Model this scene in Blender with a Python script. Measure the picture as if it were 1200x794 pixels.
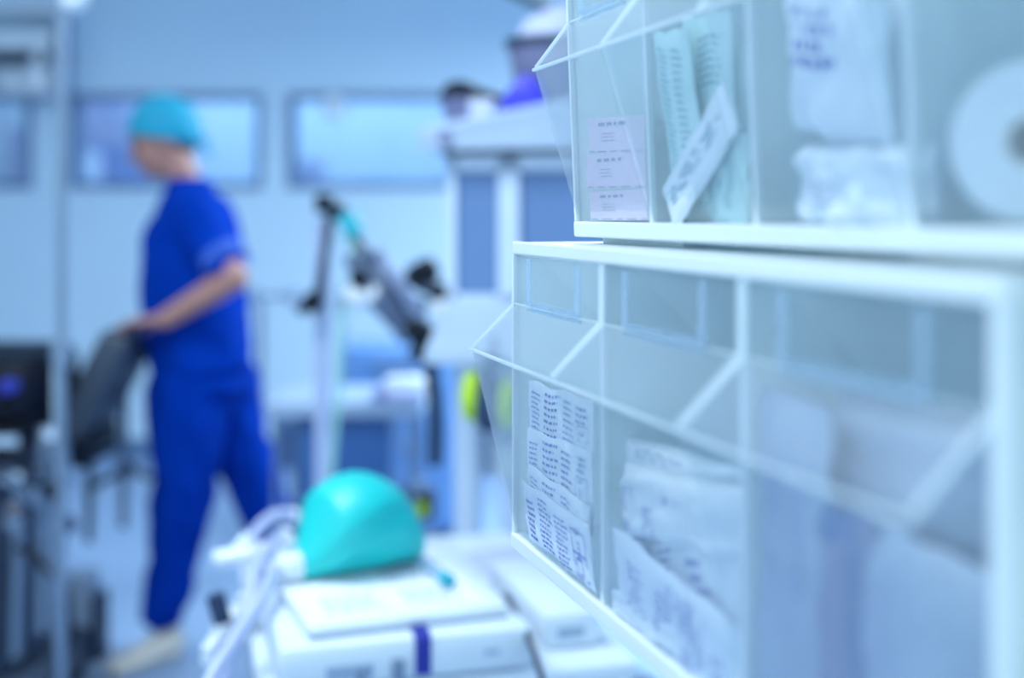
import bpy, bmesh, math, random
from mathutils import Vector, Matrix, Euler, noise

for o in list(bpy.data.objects):
    bpy.data.objects.remove(o)
S = bpy.context.scene
C = S.collection
R = math.radians

# ------------------------------------------------------------------ camera
EYE, FPX, HOR = 1.33, 1500.0, 250.0          # eye height, focal length in px, horizon row
cd = bpy.data.cameras.new('camera')
cd.sensor_width = 36.0
cd.lens = FPX / 1200 * 36
cd.shift_y = -(397 - HOR) / 1200
cd.clip_start = 0.02
cd.dof.use_dof = True
cd.dof.focus_distance = 0.97
cd.dof.aperture_fstop = 2.2
cd.dof.aperture_blades = 0
cam = bpy.data.objects.new('camera', cd)
cam.location = (0, 0, EYE)
cam.rotation_euler = (R(90), 0, 0)
C.objects.link(cam)
S.camera = cam

# ------------------------------------------------------------------ world, exposure
wd = bpy.data.worlds.new('world')
S.world = wd
wd.use_nodes = True
bg = wd.node_tree.nodes['Background']
bg.inputs[0].default_value = (0.64, 0.88, 1.0, 1)
bg.inputs[1].default_value = 1.3
S.view_settings.view_transform = 'Standard'
S.view_settings.look = 'None'
S.view_settings.exposure = 0.27
S.view_settings.gamma = 1.0
S.view_settings.use_curve_mapping = False
S.cycles.max_bounces = 10
S.cycles.transparent_max_bounces = 32
S.cycles.sample_clamp_indirect = 6.0

# ------------------------------------------------------------------ ceiling lamps (light from the room's panels)
CEIL = 2.95
LAMPS = [  # x, y, sx, sy, watts, colour
    (1.0, 4.5, 1.8, 1.2, 114, (0.79, 0.95, 1.0)),
    (-2.8, 4.0, 1.2, 0.6, 6, (0.62, 0.84, 1.0)),
    (-1.0, 1.7, 1.2, 0.6, 44, (0.90, 0.98, 0.98)),
    (-1.1, -0.6, 1.2, 0.6, 8, (0.93, 0.98, 1.0)),
]
LAMP_WORDS = ['largest light panel, hung on rods over the stands in mid-room',
              'ceiling light panel above the operating table',
              'ceiling light panel between the drip pole and the camera side',
              'ceiling light panel nearest the clear storage bins']

# ------------------------------------------------------------------ helpers
def lin(c):
    return tuple((v / 255 / 12.92) if v / 255 <= 0.04045 else ((v / 255 + 0.055) / 1.055) ** 2.4 for v in c)

MATS = {}
def mat(key, col, rough=0.5, metal=0.0, var=0.06, scale=8.0, bump=0.0, trans=0.0, sss=0.0, emit=None, spec=0.5):
    """procedural surface: base colour with faint noise mottling, optional fine relief"""
    if key in MATS:
        return MATS[key]
    m = bpy.data.materials.new(key); m.use_nodes = True
    nt = m.node_tree; b = nt.nodes['Principled BSDF']
    col = lin(col)
    tc = nt.nodes.new('ShaderNodeTexCoord')
    nz = nt.nodes.new('ShaderNodeTexNoise'); nz.inputs['Scale'].default_value = scale
    nz.inputs['Detail'].default_value = 4
    nt.links.new(tc.outputs['Object'], nz.inputs['Vector'])
    rp = nt.nodes.new('ShaderNodeValToRGB')
    rp.color_ramp.elements[0].position = 0.3; rp.color_ramp.elements[1].position = 0.7
    rp.color_ramp.elements[0].color = (*[v * (1 - var) for v in col], 1)
    rp.color_ramp.elements[1].color = (*[min(1, v * (1 + var)) for v in col], 1)
    nt.links.new(nz.outputs['Fac'], rp.inputs['Fac'])
    nt.links.new(rp.outputs['Color'], b.inputs['Base Color'])
    b.inputs['Roughness'].default_value = rough
    b.inputs['Metallic'].default_value = metal
    b.inputs['Specular IOR Level'].default_value = spec
    b.inputs['Transmission Weight'].default_value = trans
    if sss:
        b.inputs['Subsurface Weight'].default_value = sss
        b.inputs['Subsurface Radius'].default_value = (0.01, 0.01, 0.01)
    if emit:
        nt.links.new(rp.outputs['Color'], b.inputs['Emission Color'])
        b.inputs['Emission Strength'].default_value = emit
    if bump:
        n2 = nt.nodes.new('ShaderNodeTexNoise'); n2.inputs['Scale'].default_value = scale * 3
        nt.links.new(tc.outputs['Object'], n2.inputs['Vector'])
        bp = nt.nodes.new('ShaderNodeBump'); bp.inputs['Strength'].default_value = bump
        bp.inputs['Distance'].default_value = 0.01
        nt.links.new(n2.outputs['Fac'], bp.inputs['Height'])
        nt.links.new(bp.outputs['Normal'], b.inputs['Normal'])
    MATS[key] = m
    return m

def clear(key, tint, milk, rough=0.06, milkcol=(225, 240, 255)):
    """thin clear plastic sheet: transmits straight through, glossy by Fresnel, slightly milky"""
    m = bpy.data.materials.new(key); m.use_nodes = True
    nt = m.node_tree; nt.nodes.remove(nt.nodes['Principled BSDF'])
    out = nt.nodes['Material Output']
    tr = nt.nodes.new('ShaderNodeBsdfTransparent'); tr.inputs[0].default_value = (*lin(tint), 1)
    df = nt.nodes.new('ShaderNodeBsdfDiffuse'); df.inputs[0].default_value = (*lin(milkcol), 1)
    tl = nt.nodes.new('ShaderNodeBsdfTranslucent'); tl.inputs[0].default_value = (*lin(milkcol), 1)
    mx0 = nt.nodes.new('ShaderNodeMixShader'); mx0.inputs[0].default_value = 0.5
    nt.links.new(df.outputs[0], mx0.inputs[1]); nt.links.new(tl.outputs[0], mx0.inputs[2])
    tc = nt.nodes.new('ShaderNodeTexCoord')
    nz = nt.nodes.new('ShaderNodeTexNoise'); nz.inputs['Scale'].default_value = 14
    nt.links.new(tc.outputs['Object'], nz.inputs['Vector'])
    mr = nt.nodes.new('ShaderNodeMapRange')
    mr.inputs['To Min'].default_value = milk * 0.75; mr.inputs['To Max'].default_value = milk * 1.25
    nt.links.new(nz.outputs['Fac'], mr.inputs['Value'])
    mx1 = nt.nodes.new('ShaderNodeMixShader')
    nt.links.new(mr.outputs['Result'], mx1.inputs[0])
    nt.links.new(tr.outputs[0], mx1.inputs[1]); nt.links.new(mx0.outputs[0], mx1.inputs[2])
    gl = nt.nodes.new('ShaderNodeBsdfGlossy'); gl.inputs['Roughness'].default_value = rough
    lw = nt.nodes.new('ShaderNodeLayerWeight'); lw.inputs['Blend'].default_value = 0.5
    pw = nt.nodes.new('ShaderNodeMath'); pw.operation = 'POWER'; pw.inputs[1].default_value = 4.0
    nt.links.new(lw.outputs['Facing'], pw.inputs[0])
    fr = nt.nodes.new('ShaderNodeMath'); fr.operation = 'MULTIPLY_ADD'
    fr.inputs[1].default_value = 0.4; fr.inputs[2].default_value = 0.025
    nt.links.new(pw.outputs[0], fr.inputs[0])
    mx2 = nt.nodes.new('ShaderNodeMixShader')
    nt.links.new(fr.outputs[0], mx2.inputs[0])
    nt.links.new(mx1.outputs[0], mx2.inputs[1]); nt.links.new(gl.outputs[0], mx2.inputs[2])
    nt.links.new(mx2.outputs[0], out.inputs['Surface'])
    MATS[key] = m
    return m

def basis(d):
    d = Vector(d).normalized()
    a = Vector((0, 0, 1)) if abs(d.z) < 0.95 else Vector((1, 0, 0))
    x = d.cross(a).normalized()
    return x, x.cross(d).normalized()

class MB:
    """collects shapes, then links them as one mesh object"""
    def __init__(self):
        self.v, self.f, self.m = [], [], Matrix.Identity(4)
    def add(self, vs, fs):
        n = len(self.v)
        self.v += [tuple(self.m @ Vector(p)) for p in vs]
        self.f += [tuple(i + n for i in f) for f in fs]
        return self
    def box(self, c, s, rot=(0, 0, 0), bev=0.0):
        bm = bmesh.new(); bmesh.ops.create_cube(bm, size=1)
        bmesh.ops.scale(bm, vec=s, verts=bm.verts)
        if bev:
            bmesh.ops.bevel(bm, geom=bm.edges[:], offset=min(bev, min(s) * 0.49), segments=2, profile=0.5, affect='EDGES')
        M = Matrix.Translation(c) @ Euler(rot).to_matrix().to_4x4()
        bm.verts.index_update()
        self.add([M @ v.co for v in bm.verts], [[v.index for v in f.verts] for f in bm.faces]); bm.free()
        return self
    def bx(self, x0, x1, y0, y1, z0, z1, bev=0.0):
        return self.box(((x0 + x1) / 2, (y0 + y1) / 2, (z0 + z1) / 2), (abs(x1 - x0), abs(y1 - y0), abs(z1 - z0)), bev=bev)
    def bar(self, p, q, w, h, bev=0.0):
        p, q = Vector(p), Vector(q); d = q - p
        M = Matrix.Translation((p + q) / 2) @ d.to_track_quat('Y', 'Z').to_matrix().to_4x4()
        o = self.m; self.m = o @ M
        self.box((0, 0, 0), (w, d.length, h), bev=bev); self.m = o
        return self
    def tube(self, pts, r, seg=12, caps=True):
        pts = [Vector(p) for p in pts]; n = len(pts)
        rs = r if isinstance(r, (list, tuple)) else [r] * n
        vs, fs = [], []; x0 = None
        for i, p in enumerate(pts):
            d = (pts[min(i + 1, n - 1)] - pts[max(i - 1, 0)]).normalized()
            if x0 is None:
                x, y = basis(d)
            else:
                x = (x0 - d * x0.dot(d)).normalized(); y = d.cross(x) * -1
                y = x.cross(d)
            x0 = x
            for k in range(seg):
                a = 2 * math.pi * k / seg
                vs.append(p + (x * math.cos(a) + y * math.sin(a)) * rs[i])
        for i in range(n - 1):
            for k in range(seg):
                k2 = (k + 1) % seg
                fs.append((i * seg + k, i * seg + k2, (i + 1) * seg + k2, (i + 1) * seg + k))
        if caps:
            fs.append(tuple(range(seg))[::-1]); fs.append(tuple((n - 1) * seg + k for k in range(seg)))
        return self.add(vs, fs)
    def lathe(self, prof, seg=24, at=(0, 0, 0), rot=None):
        """profile of (r, z) turned about z"""
        vs, fs = [], []; n = len(prof)
        M = Matrix.Translation(at) @ (Euler(rot).to_matrix().to_4x4() if rot else Matrix.Identity(4))
        for r, z in prof:
            for k in range(seg):
                a = 2 * math.pi * k / seg
                vs.append(M @ Vector((max(r, 1e-5) * math.cos(a), max(r, 1e-5) * math.sin(a), z)))
        for i in range(n - 1):
            for k in range(seg):
                k2 = (k + 1) % seg
                fs.append((i * seg + k, i * seg + k2, (i + 1) * seg + k2, (i + 1) * seg + k))
        fs.append(tuple(range(seg))[::-1]); fs.append(tuple((n - 1) * seg + k for k in range(seg)))
        return self.add(vs, fs)
    def ball(self, c, r, seg=16):
        r = r if isinstance(r, (tuple, list)) else (r, r, r)
        vs, fs = [], []; n = seg // 2
        for i in range(n + 1):
            t = math.pi * i / n
            for k in range(seg):
                a = 2 * math.pi * k / seg
                vs.append((c[0] + r[0] * math.sin(t) * math.cos(a), c[1] + r[1] * math.sin(t) * math.sin(a), c[2] + r[2] * math.cos(t)))
        for i in range(n):
            for k in range(seg):
                k2 = (k + 1) % seg
                fs.append((i * seg + k, (i + 1) * seg + k, (i + 1) * seg + k2, i * seg + k2))
        return self.add(vs, fs)
    def prism(self, poly, x0, x1):
        """polygon of (y, z) extruded along x"""
        n = len(poly)
        vs = [(x0, a, b) for a, b in poly] + [(x1, a, b) for a, b in poly]
        fs = [tuple(range(n)), tuple(range(n, 2 * n))[::-1]]
        fs += [(i, i + n, (i + 1) % n + n, (i + 1) % n) for i in range(n)]
        return self.add(vs, fs)
    def loft(self, rings):
        """rings: lists of points of equal count, capped"""
        n = len(rings[0]); vs = [p for r in rings for p in r]; fs = []
        for i in range(len(rings) - 1):
            for k in range(n):
                k2 = (k + 1) % n
                fs.append((i * n + k, i * n + k2, (i + 1) * n + k2, (i + 1) * n + k))
        fs.append(tuple(range(n))[::-1]); fs.append(tuple((len(rings) - 1) * n + k for k in range(n)))
        return self.add(vs, fs)
    def mesh(self, name, smooth=False):
        me = bpy.data.meshes.new(name)
        me.from_pydata(self.v, [], self.f)
        bm = bmesh.new(); bm.from_mesh(me)
        bmesh.ops.remove_doubles(bm, verts=bm.verts, dist=1e-6)
        bmesh.ops.recalc_face_normals(bm, faces=bm.faces)
        bm.to_mesh(me); bm.free()
        if smooth:
            for p in me.polygons: p.use_smooth = True
            try: me.set_sharp_from_angle(angle=R(40))
            except Exception: pass
        return me
    def build(self, name, m, parent=None, smooth=False):
        me = self.mesh(name, smooth)
        o = bpy.data.objects.new(name, me); C.objects.link(o)
        me.materials.append(MATS[m] if isinstance(m, str) else m)
        if parent: o.parent = parent
        return o

def tag(o, label=None, cat=None, group=None, kind=None):
    if label: o['label'] = label
    if cat: o['category'] = cat
    if group: o['group'] = group
    if kind: o['kind'] = kind
    return o

def thing(name, loc, label, cat, rz=0.0, group=None):
    o = bpy.data.objects.new(name, None); C.objects.link(o)
    o.empty_display_size = 0.05
    o.location = loc; o.rotation_euler = (0, 0, rz)
    return tag(o, label, cat, group)

def struct(name, mb, m, label=None, parent=None):
    o = mb.build(name, m, parent)
    o['kind'] = 'structure'
    if label: o['label'] = label
    return o

def W(px, py, Y):
    """photo pixel at a known distance -> world point"""
    return Vector(((px - 600) / FPX * Y, Y, EYE + (HOR - py) / FPX * Y))

def remesh(mb, name, m, parent, voxel, wrinkle=0.0, wscale=12.0, passes=3):
    """union of closed shapes as ONE continuous surface"""
    o = mb.build(name, m, parent)
    o.parent = None
    md = o.modifiers.new('r', 'REMESH'); md.mode = 'VOXEL'; md.voxel_size = voxel; md.use_smooth_shade = True
    ms = o.modifiers.new('s', 'SMOOTH'); ms.factor = 0.5; ms.iterations = passes
    dg = bpy.context.evaluated_depsgraph_get()
    me = bpy.data.meshes.new_from_object(o.evaluated_get(dg))
    me.name = name
    o.modifiers.clear(); old = o.data; o.data = me; bpy.data.meshes.remove(old)
    if not me.materials: me.materials.append(MATS[m])
    if wrinkle:
        me.update()
        nv = [v.normal.copy() for v in me.vertices]
        for v, n in zip(me.vertices, nv):
            p = Vector((v.co.x * 1.2, v.co.y * 1.2, v.co.z * 0.8 + v.co.x * 0.4)) * wscale
            v.co += n * (noise.fractal(p, 0.8, 2.0, 3) * wrinkle)
    for p in me.polygons: p.use_smooth = True
    if parent: o.parent = parent
    return o

# ------------------------------------------------------------------ materials
mat('wall_paint', (196, 222, 242), 0.6, var=0.02, scale=2, bump=0.03)
mat('far_wall_paint', (206, 228, 242), 0.6, var=0.03, scale=2)
mat('floor_vinyl', (138, 164, 200), 0.28, var=0.05, scale=5)
mat('ceiling_paint', (232, 236, 240), 0.8, var=0.02)
mat('frame_blue', (86, 118, 158), 0.4)
mat('white_enamel', (226, 236, 246), 0.3, var=0.02)
mat('machine_white', (214, 228, 242), 0.35, var=0.03)
mat('deck_grey', (164, 184, 210), 0.4, var=0.03)
mat('tower_white', (190, 208, 232), 0.4, var=0.03)
mat('machine_grey', (150, 172, 200), 0.4, var=0.04)
mat('screen_blue', (88, 122, 172), 0.22, var=0.05, scale=3)
mat('black_rubber', (5, 18, 36), 0.5, spec=0.25, var=0.2)
mat('film_dim', (146, 166, 192), 0.4, var=0.05, scale=12, bump=0.15)  # darker copy of the white film: dimness near the lens put into its colour
mat('dark_vinyl', (6, 12, 26), 0.5, spec=0.2, var=0.15, bump=0.05)
mat('slate_pad', (58, 72, 92), 0.45, var=0.08)
mat('steel', (178, 194, 214), 0.25, metal=0.9, var=0.06)
mat('dull_steel', (128, 148, 172), 0.4, metal=0.7, var=0.08)
mat('dark_steel', (34, 52, 80), 0.4, metal=0.1, var=0.1)
mat('hose_grey', (88, 108, 140), 0.45, var=0.08)
mat('hose_pale', (172, 186, 224), 0.35, var=0.04)
mat('hose_mid', (128, 146, 184), 0.45, var=0.08)
mat('hose_green', (150, 205, 200), 0.4, var=0.05)
mat('teal_plastic', (10, 168, 190), 0.35, var=0.05)
mat('teal_bag', (14, 196, 196), 0.42, var=0.04, scale=5, bump=0.05)
mat('lime', (176, 214, 40), 0.45, var=0.06)
mat('navy_plastic', (28, 52, 88), 0.4, var=0.1)
mat('royal_blue', (38, 44, 206), 0.45, var=0.08)
mat('lilac_grey', (118, 122, 160), 0.5, var=0.06)
mat('lilac', (150, 158, 214), 0.5, var=0.06)
mat('paper', (232, 238, 246), 0.7, var=0.02)
mat('paper_cool', (216, 230, 246), 0.6, var=0.03, scale=14, bump=0.06)
mat('paper_teal', (196, 230, 232), 0.5, var=0.04, scale=16, bump=0.06)
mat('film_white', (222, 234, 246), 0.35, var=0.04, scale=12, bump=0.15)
mat('box_pink', (222, 212, 232), 0.55, var=0.04)
mat('box_label', (196, 206, 232), 0.55, var=0.04)
mat('ink_blue', (106, 118, 196), 0.7, var=0.1, scale=60)
mat('ink_teal', (70, 136, 164), 0.7, var=0.1, scale=60)
mat('ink_strong', (52, 70, 180), 0.7, var=0.1, scale=60)
mat('ink_grey', (150, 164, 190), 0.7, var=0.1)
mat('ink_lilac', (150, 158, 206), 0.7, var=0.1)
mat('bin_rail', (232, 242, 248), 0.3, var=0.02)
mat('rack_grey', (176, 190, 204), 0.45, var=0.04)
mat('scrub_blue', (0, 52, 158), 0.9, spec=0.05, var=0.14, scale=9, bump=0.12)
mat('scrub_hem', (52, 96, 196), 0.8, var=0.08)
mat('scrub_cap', (12, 152, 186), 0.7, var=0.1, scale=14, bump=0.1)
mat('skin', (170, 124, 116), 0.5, var=0.06, scale=14)
mat('hair', (60, 46, 44), 0.6, var=0.2)
mat('eye', (24, 22, 26), 0.3)
mat('lip', (168, 104, 108), 0.5)
mat('clog_white', (216, 214, 206), 0.45, var=0.05)
mat('roll_white', (218, 230, 242), 0.6, var=0.04, scale=30, bump=0.1)
mat('cardboard', (206, 204, 196), 0.7, var=0.06)
mat('bottle_white', (214, 226, 240), 0.35, var=0.03)
mat('cabinet_mauve', (176, 182, 214), 0.5, var=0.05)
mat('lamp_glow', (215, 238, 255), 0.5, emit=2.0, var=0.01)
mat('frame_deep', (44, 92, 152), 0.4, var=0.06)
mat('trolley_blue', (96, 140, 196), 0.4, var=0.05)
mat('navy_strap', (24, 40, 150), 0.6, var=0.08)
mat('lilac_sheet', (186, 196, 232), 0.6, var=0.04)
mat('screen_soft', (132, 156, 212), 0.4, var=0.05)
clear('clear_bin', (254, 255, 255), 0.15, rough=0.2)
clear('clear_edge', (240, 249, 255), 0.66, rough=0.15, milkcol=(245, 252, 255))  # frosted white rims: the bright edge glow is put into the colour
clear('clear_side', (254, 255, 255), 0.05, rough=0.2)
clear('clear_soft', (240, 249, 255), 0.28, rough=0.1)
clear('bin_housing', (214, 232, 240), 0.85, rough=0.3, milkcol=(240, 248, 248))
clear('window_glass', (225, 238, 252), 0.05)
clear('clear_tube', (225, 240, 250), 0.30)

# ------------------------------------------------------------------ the room
YW = 7.0
struct('floor', MB().bx(-6, 5, -2, 9, -0.1, 0), 'floor_vinyl', 'pale blue sheet vinyl floor of the operating room')
struct('ceiling', MB().bx(-6, 5, -2, 9, CEIL, CEIL + 0.1), 'ceiling_paint', 'plain white ceiling with light panels')
def wz(py): return EYE + (HOR - py) / FPX * YW
def wx(px): return (px - 600) / FPX * YW
wins = [(wx(-190), wx(38)), (wx(83), wx(308)), (wx(338), wx(566))]
z0, z1 = wz(221), wz(110)
mb = MB()
mb.bx(-6, 5, YW, YW + 0.12, 0, z0).bx(-6, 5, YW, YW + 0.12, z1, CEIL)
e = [-6] + [v for w in wins for v in w] + [5]
for i in range(0, len(e), 2):
    mb.bx(e[i], e[i + 1], YW, YW + 0.12, z0, z1)
struct('wall_back', mb, 'wall_paint', 'pale blue rear wall with a row of low wide windows')
struct('wall_right', MB().bx(4.9, 5, -2, 9, 0, CEIL), 'wall_paint', 'pale blue side wall beyond the storage rack')
struct('wall_left', MB().bx(-6.1, -6, 2, 9, 0, CEIL), 'wall_paint', 'pale blue side wall beyond the operating table')
struct('baseboard_back', MB().bx(-6, 4.9, YW - 0.015, YW, 0, 0.1), 'frame_blue', 'blue vinyl skirting along the rear wall')
for i, (a, b) in enumerate(wins):
    fr = MB()
    t = 0.035
    fr.bx(a, b, YW - 0.02, YW + 0.1, z1 - t, z1).bx(a, b, YW - 0.02, YW + 0.1, z0, z0 + t)
    fr.bx(a, a + t, YW - 0.02, YW + 0.1, z0 + t, z1 - t).bx(b - t, b, YW - 0.02, YW + 0.1, z0 + t, z1 - t)
    wo = struct('window_%d' % (i + 1), fr, 'frame_blue',
                ['blue-framed low window at the left edge of the picture', 'blue-framed low window behind the person in scrubs',
                 'blue-framed low window behind the black-jointed stand'][i])
    MB().bx(a + t, b - t, YW + 0.03, YW + 0.036, z0 + t, z1 - t).build('pane', 'window_glass', wo)
# the room beyond the windows
struct('wall_beyond', MB().bx(-6, 5, 8.9, 9, 0, CEIL), 'far_wall_paint', 'pale wall of the next room seen through the windows')
for i, (x, y, sx, sy, w, col) in enumerate(LAMPS + [(-1.2, 8.2, 4.0, 0.5, 40, (0.78, 0.94, 1.0))]):
    words = LAMP_WORDS[i] if i < 4 else 'long ceiling light panel in the room beyond the windows'
    drop = 0.55 if i == 0 else 0.0                   # added drop and rods: panel lowered to keep the upper wall darker
    t = thing('ceiling_light', (x, y, CEIL - drop), words, 'ceiling light')
    if drop:
        for sx_ in (-1, 1):
            for sy_ in (-1, 1):
                MB().tube([(sx_ * sx * 0.45, sy_ * sy * 0.45, 0), (sx_ * sx * 0.45, sy_ * sy * 0.45, drop)], 0.008, 8).build('rod', 'steel', t, smooth=True)
        MB().bx(-sx / 2, sx / 2, -sy / 2, sy / 2, -0.004, 0.0).build('back_plate', 'white_enamel', t)
    f = MB()
    for s in (-1, 1):
        f.box((s * (sx / 2 + 0.01), 0, -0.02), (0.02, sy + 0.04, 0.04)).box((0, s * (sy / 2 + 0.01), -0.02), (sx, 0.02, 0.04))
    f.build('frame', 'white_enamel', t)
    MB().bx(-sx / 2, sx / 2, -sy / 2, sy / 2, -0.012, -0.006).build('diffuser', 'lamp_glow', t)
    L = bpy.data.lights.new('panel_light', 'AREA'); L.shape = 'RECTANGLE'; L.size = sx; L.size_y = sy
    L.energy = w; L.color = col
    lo = bpy.data.objects.new('panel_light', L); C.objects.link(lo); lo.parent = t; lo.location = (0, 0, -0.045)

# ------------------------------------------------------------------ tilt-bin storage units
ANG = math.atan2(451, FPX)                        # the bin fronts run towards the pixel column 149
CA, SA = math.cos(ANG), math.sin(ANG)
DF = 0.299                                        # distance of the camera from the lower fronts' plane
def unit_origin(px, py, d):
    z = FPX * d / (CA * (px - 149))
    return W(px, py, z)
LOW_O, LOW_H = unit_origin(603, 640, DF), 0.2452
UP_D = DF + 0.041
UP_O, UP_H = unit_origin(677, 277, UP_D), 0.207

def make_unit(name, label, o, width, H, depth, nb, p, zr, zb):
    t = thing(name, o, label, 'storage bins', rz=ANG - R(90))
    tb, tt, ts = 0.011, 0.010, 0.0035             # bottom, top, wall thickness
    h = MB()
    h.bx(0, width, 0.001, depth, tb * 0.3, tb, 0.001).bx(0, width, 0.001, depth, H - tt, H, 0.0015)
    h.bx(0, ts, 0.001, depth, tb, H - tt).bx(width - ts, width, 0.001, depth, tb, H - tt)
    h.bx(ts, width - ts, depth - 0.003, depth, tb, H - tt)
    h.build('housing', 'bin_housing', t)
    MB().bx(-0.001, width + 0.001, -0.003, 0.004, 0, tb + 0.001, 0.0015).build('front_rail', 'bin_rail', t)
    MB().bx(-0.001, width + 0.001, -0.002, 0.004, H - tt, H + 0.0006, 0.0015).build('top_rail', 'bin_rail', t)
    w = width / nb
    for i in range(1, nb):
        MB().bx(i * w - 0.0022, i * w + 0.0022, 0.003, depth - 0.003, tb, H - tt).build('partition', 'bin_housing', t)
        MB().bx(i * w - 0.0024, i * w + 0.0024, -0.0005, 0.003, tb, H - tt).build('front_edge', 'bin_rail', t)
    for s in (0.0015, width - 0.0015):
        MB().bx(s - 0.002, s + 0.002, -0.002, 0.003, tb, H - tt).build('front_edge', 'bin_rail', t)
    zt, g = H - tt - 0.001, 0.0028
    prof = [(0.0, tb + 0.002), (-p, zr), (-p + 0.0015, zr + 0.004), (0.0, zb), (0.0, zt)]
    th = 0.0018
    for i in range(nb):
        x0, x1 = i * w + g, (i + 1) * w - g
        b = MB()
        # front sheet following the profile
        inner = [(y + th, z) for y, z in prof]
        b.prism(prof + inner[::-1], x0, x1)
        # two cheeks
        side = prof + [(0.018, zt), (depth * 0.55, zr * 0.92), (depth * 0.78, zr * 0.45), (depth * 0.8, tb + 0.002)]
        b.bx(x0, x1, 0.002, depth * 0.8, tb + 0.001, tb + 0.003)
        b.bx(x0, x1, depth * 0.79, depth * 0.8, tb + 0.002, zr * 0.42)
        bo = b.build('bin', 'clear_bin', t)
        for xa in (x0, x1 - th):
            MB().prism(side, xa, xa + th).build('side_panel', 'clear_side', bo)
        r = MB()
        # thickened edges in frosted white painting their highlights: ridge, both slopes, both lower edges
        r.bx(x0 - 0.001, x1 + 0.001, -p - 0.0022, -p + 0.001, zr - 0.0012, zr + 0.0014, 0.0008)
        for xa in (x0, x1):
            r.bar((xa, -p + 0.001, zr + 0.002), (xa, -0.001, zb), 0.0018, 0.0026)
            r.bar((xa, -0.001, zb), (xa, -0.001, zt), 0.0018, 0.0016)
        r.bar((x0, -0.001, zb), (x1, -0.001, zb), 0.001, 0.0012)
        r.build('rim', 'clear_edge', bo)
        lh = MB()
        a, c = x0 + w * 0.2, x1 - w * 0.2
        zl0, zl1 = zb + 0.004, zt - 0.002
        lh.bx(a, a + 0.0025, -0.004, -0.0005, zl0, zl1).bx(c - 0.0025, c, -0.004, -0.0005, zl0, zl1)
        lh.bx(a, c, -0.004, -0.0005, zl0 - 0.003, zl0).bx(a - 0.003, c + 0.003, -0.0025, -0.0003, zl0 - 0.0075, zl0 - 0.0055)
        lh.build('label_holder', 'clear_soft', bo)
    return t

low = make_unit('tilt_bin_unit', 'lower white unit of three clear tilt-out bins with wide packets', LOW_O, 0.6, LOW_H, 0.197, 3, 0.036, 0.160, 0.196)
LEAN = R(2.4)
upp = make_unit('tilt_bin_unit', 'upper white unit of four narrower clear tilt-out bins', UP_O, 0.6, UP_H, 0.168, 4, 0.031, 0.131, 0.168)
upp.rotation_euler.x = LEAN                       # the upper unit leans slightly forward
fb = UP_O.z - (LOW_O.z + LOW_H)
for x in (0.09, 0.5):
    for y in (0.035, 0.13):
        MB().bx(x - 0.075, x + 0.075, y - 0.02, y + 0.02, -fb - y * math.tan(LEAN) + 0.0006, 0.0035, 0.001).build('foot', 'bin_rail', upp)
bpy.context.view_layer.update()

def F(px, py, y, unit=None):
    """pixel on a plane parallel to the fronts, y behind the lower (or upper) face -> local (x, z)"""
    M = (unit or low).matrix_world.inverted()
    o = M @ Vector((0, 0, EYE)); d = M @ W(px, py, 1.0) - o
    p = o + d * ((y - o.y) / d.y)
    return p

def rack():
    t = thing('supply_rack', low.matrix_world @ Vector((0.3, 0.24, -LOW_O.z)), 'grey steel rack on feet that carries both bin units', 'rack', rz=ANG - R(90))
    top = 1.62
    for x in (-0.17, 0.17):
        MB().bx(x - 0.02, x + 0.02, 0.0, 0.04, 0.05, top, 0.004).build('post', 'rack_grey', t)
        MB().bx(x - 0.025, x + 0.025, -0.02, 0.42, 0.0, 0.05, 0.006).build('foot', 'rack_grey', t)
    for z in (LOW_O.z + 0.04, LOW_O.z + 0.2, UP_O.z + 0.03, UP_O.z + 0.18):
        MB().bx(-0.3, 0.3, -0.012, 0.0, z - 0.015, z + 0.015, 0.002).build('rail', 'rack_grey', t)
    for z, d in ((LOW_O.z + 0.2, 0.197), (LOW_O.z + 0.04, 0.197), (UP_O.z + 0.18, 0.209), (UP_O.z + 0.03, 0.209)):
        for x in (-0.22, 0.22):
            MB().bx(x - 0.012, x + 0.012, -(0.24 - d) , -0.012, z - 0.01, z + 0.01).build('hook', 'rack_grey', t)
rack()

# ------------------------------------------------------------------ packets in the bins
rng = random.Random(7)
def words(u0, u1, v0, v1, n, fill=0.45, r=None, ragged=0.3):
    """quads of a text block: n lines of word-like dashes, top line first"""
    r = r or rng
    out = []; lh = (v1 - v0) / n
    for i in range(n):
        vb = v1 - (i + 1) * lh + lh * (1 - fill) / 2
        end = u1 - (u1 - u0) * r.random() * ragged
        u = u0
        while u < end:
            wl = (u1 - u0) * r.uniform(0.07, 0.22)
            out.append((u, min(u + wl, end), vb, vb + lh * fill))
            u += wl + (u1 - u0) * 0.075
    return out

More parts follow.
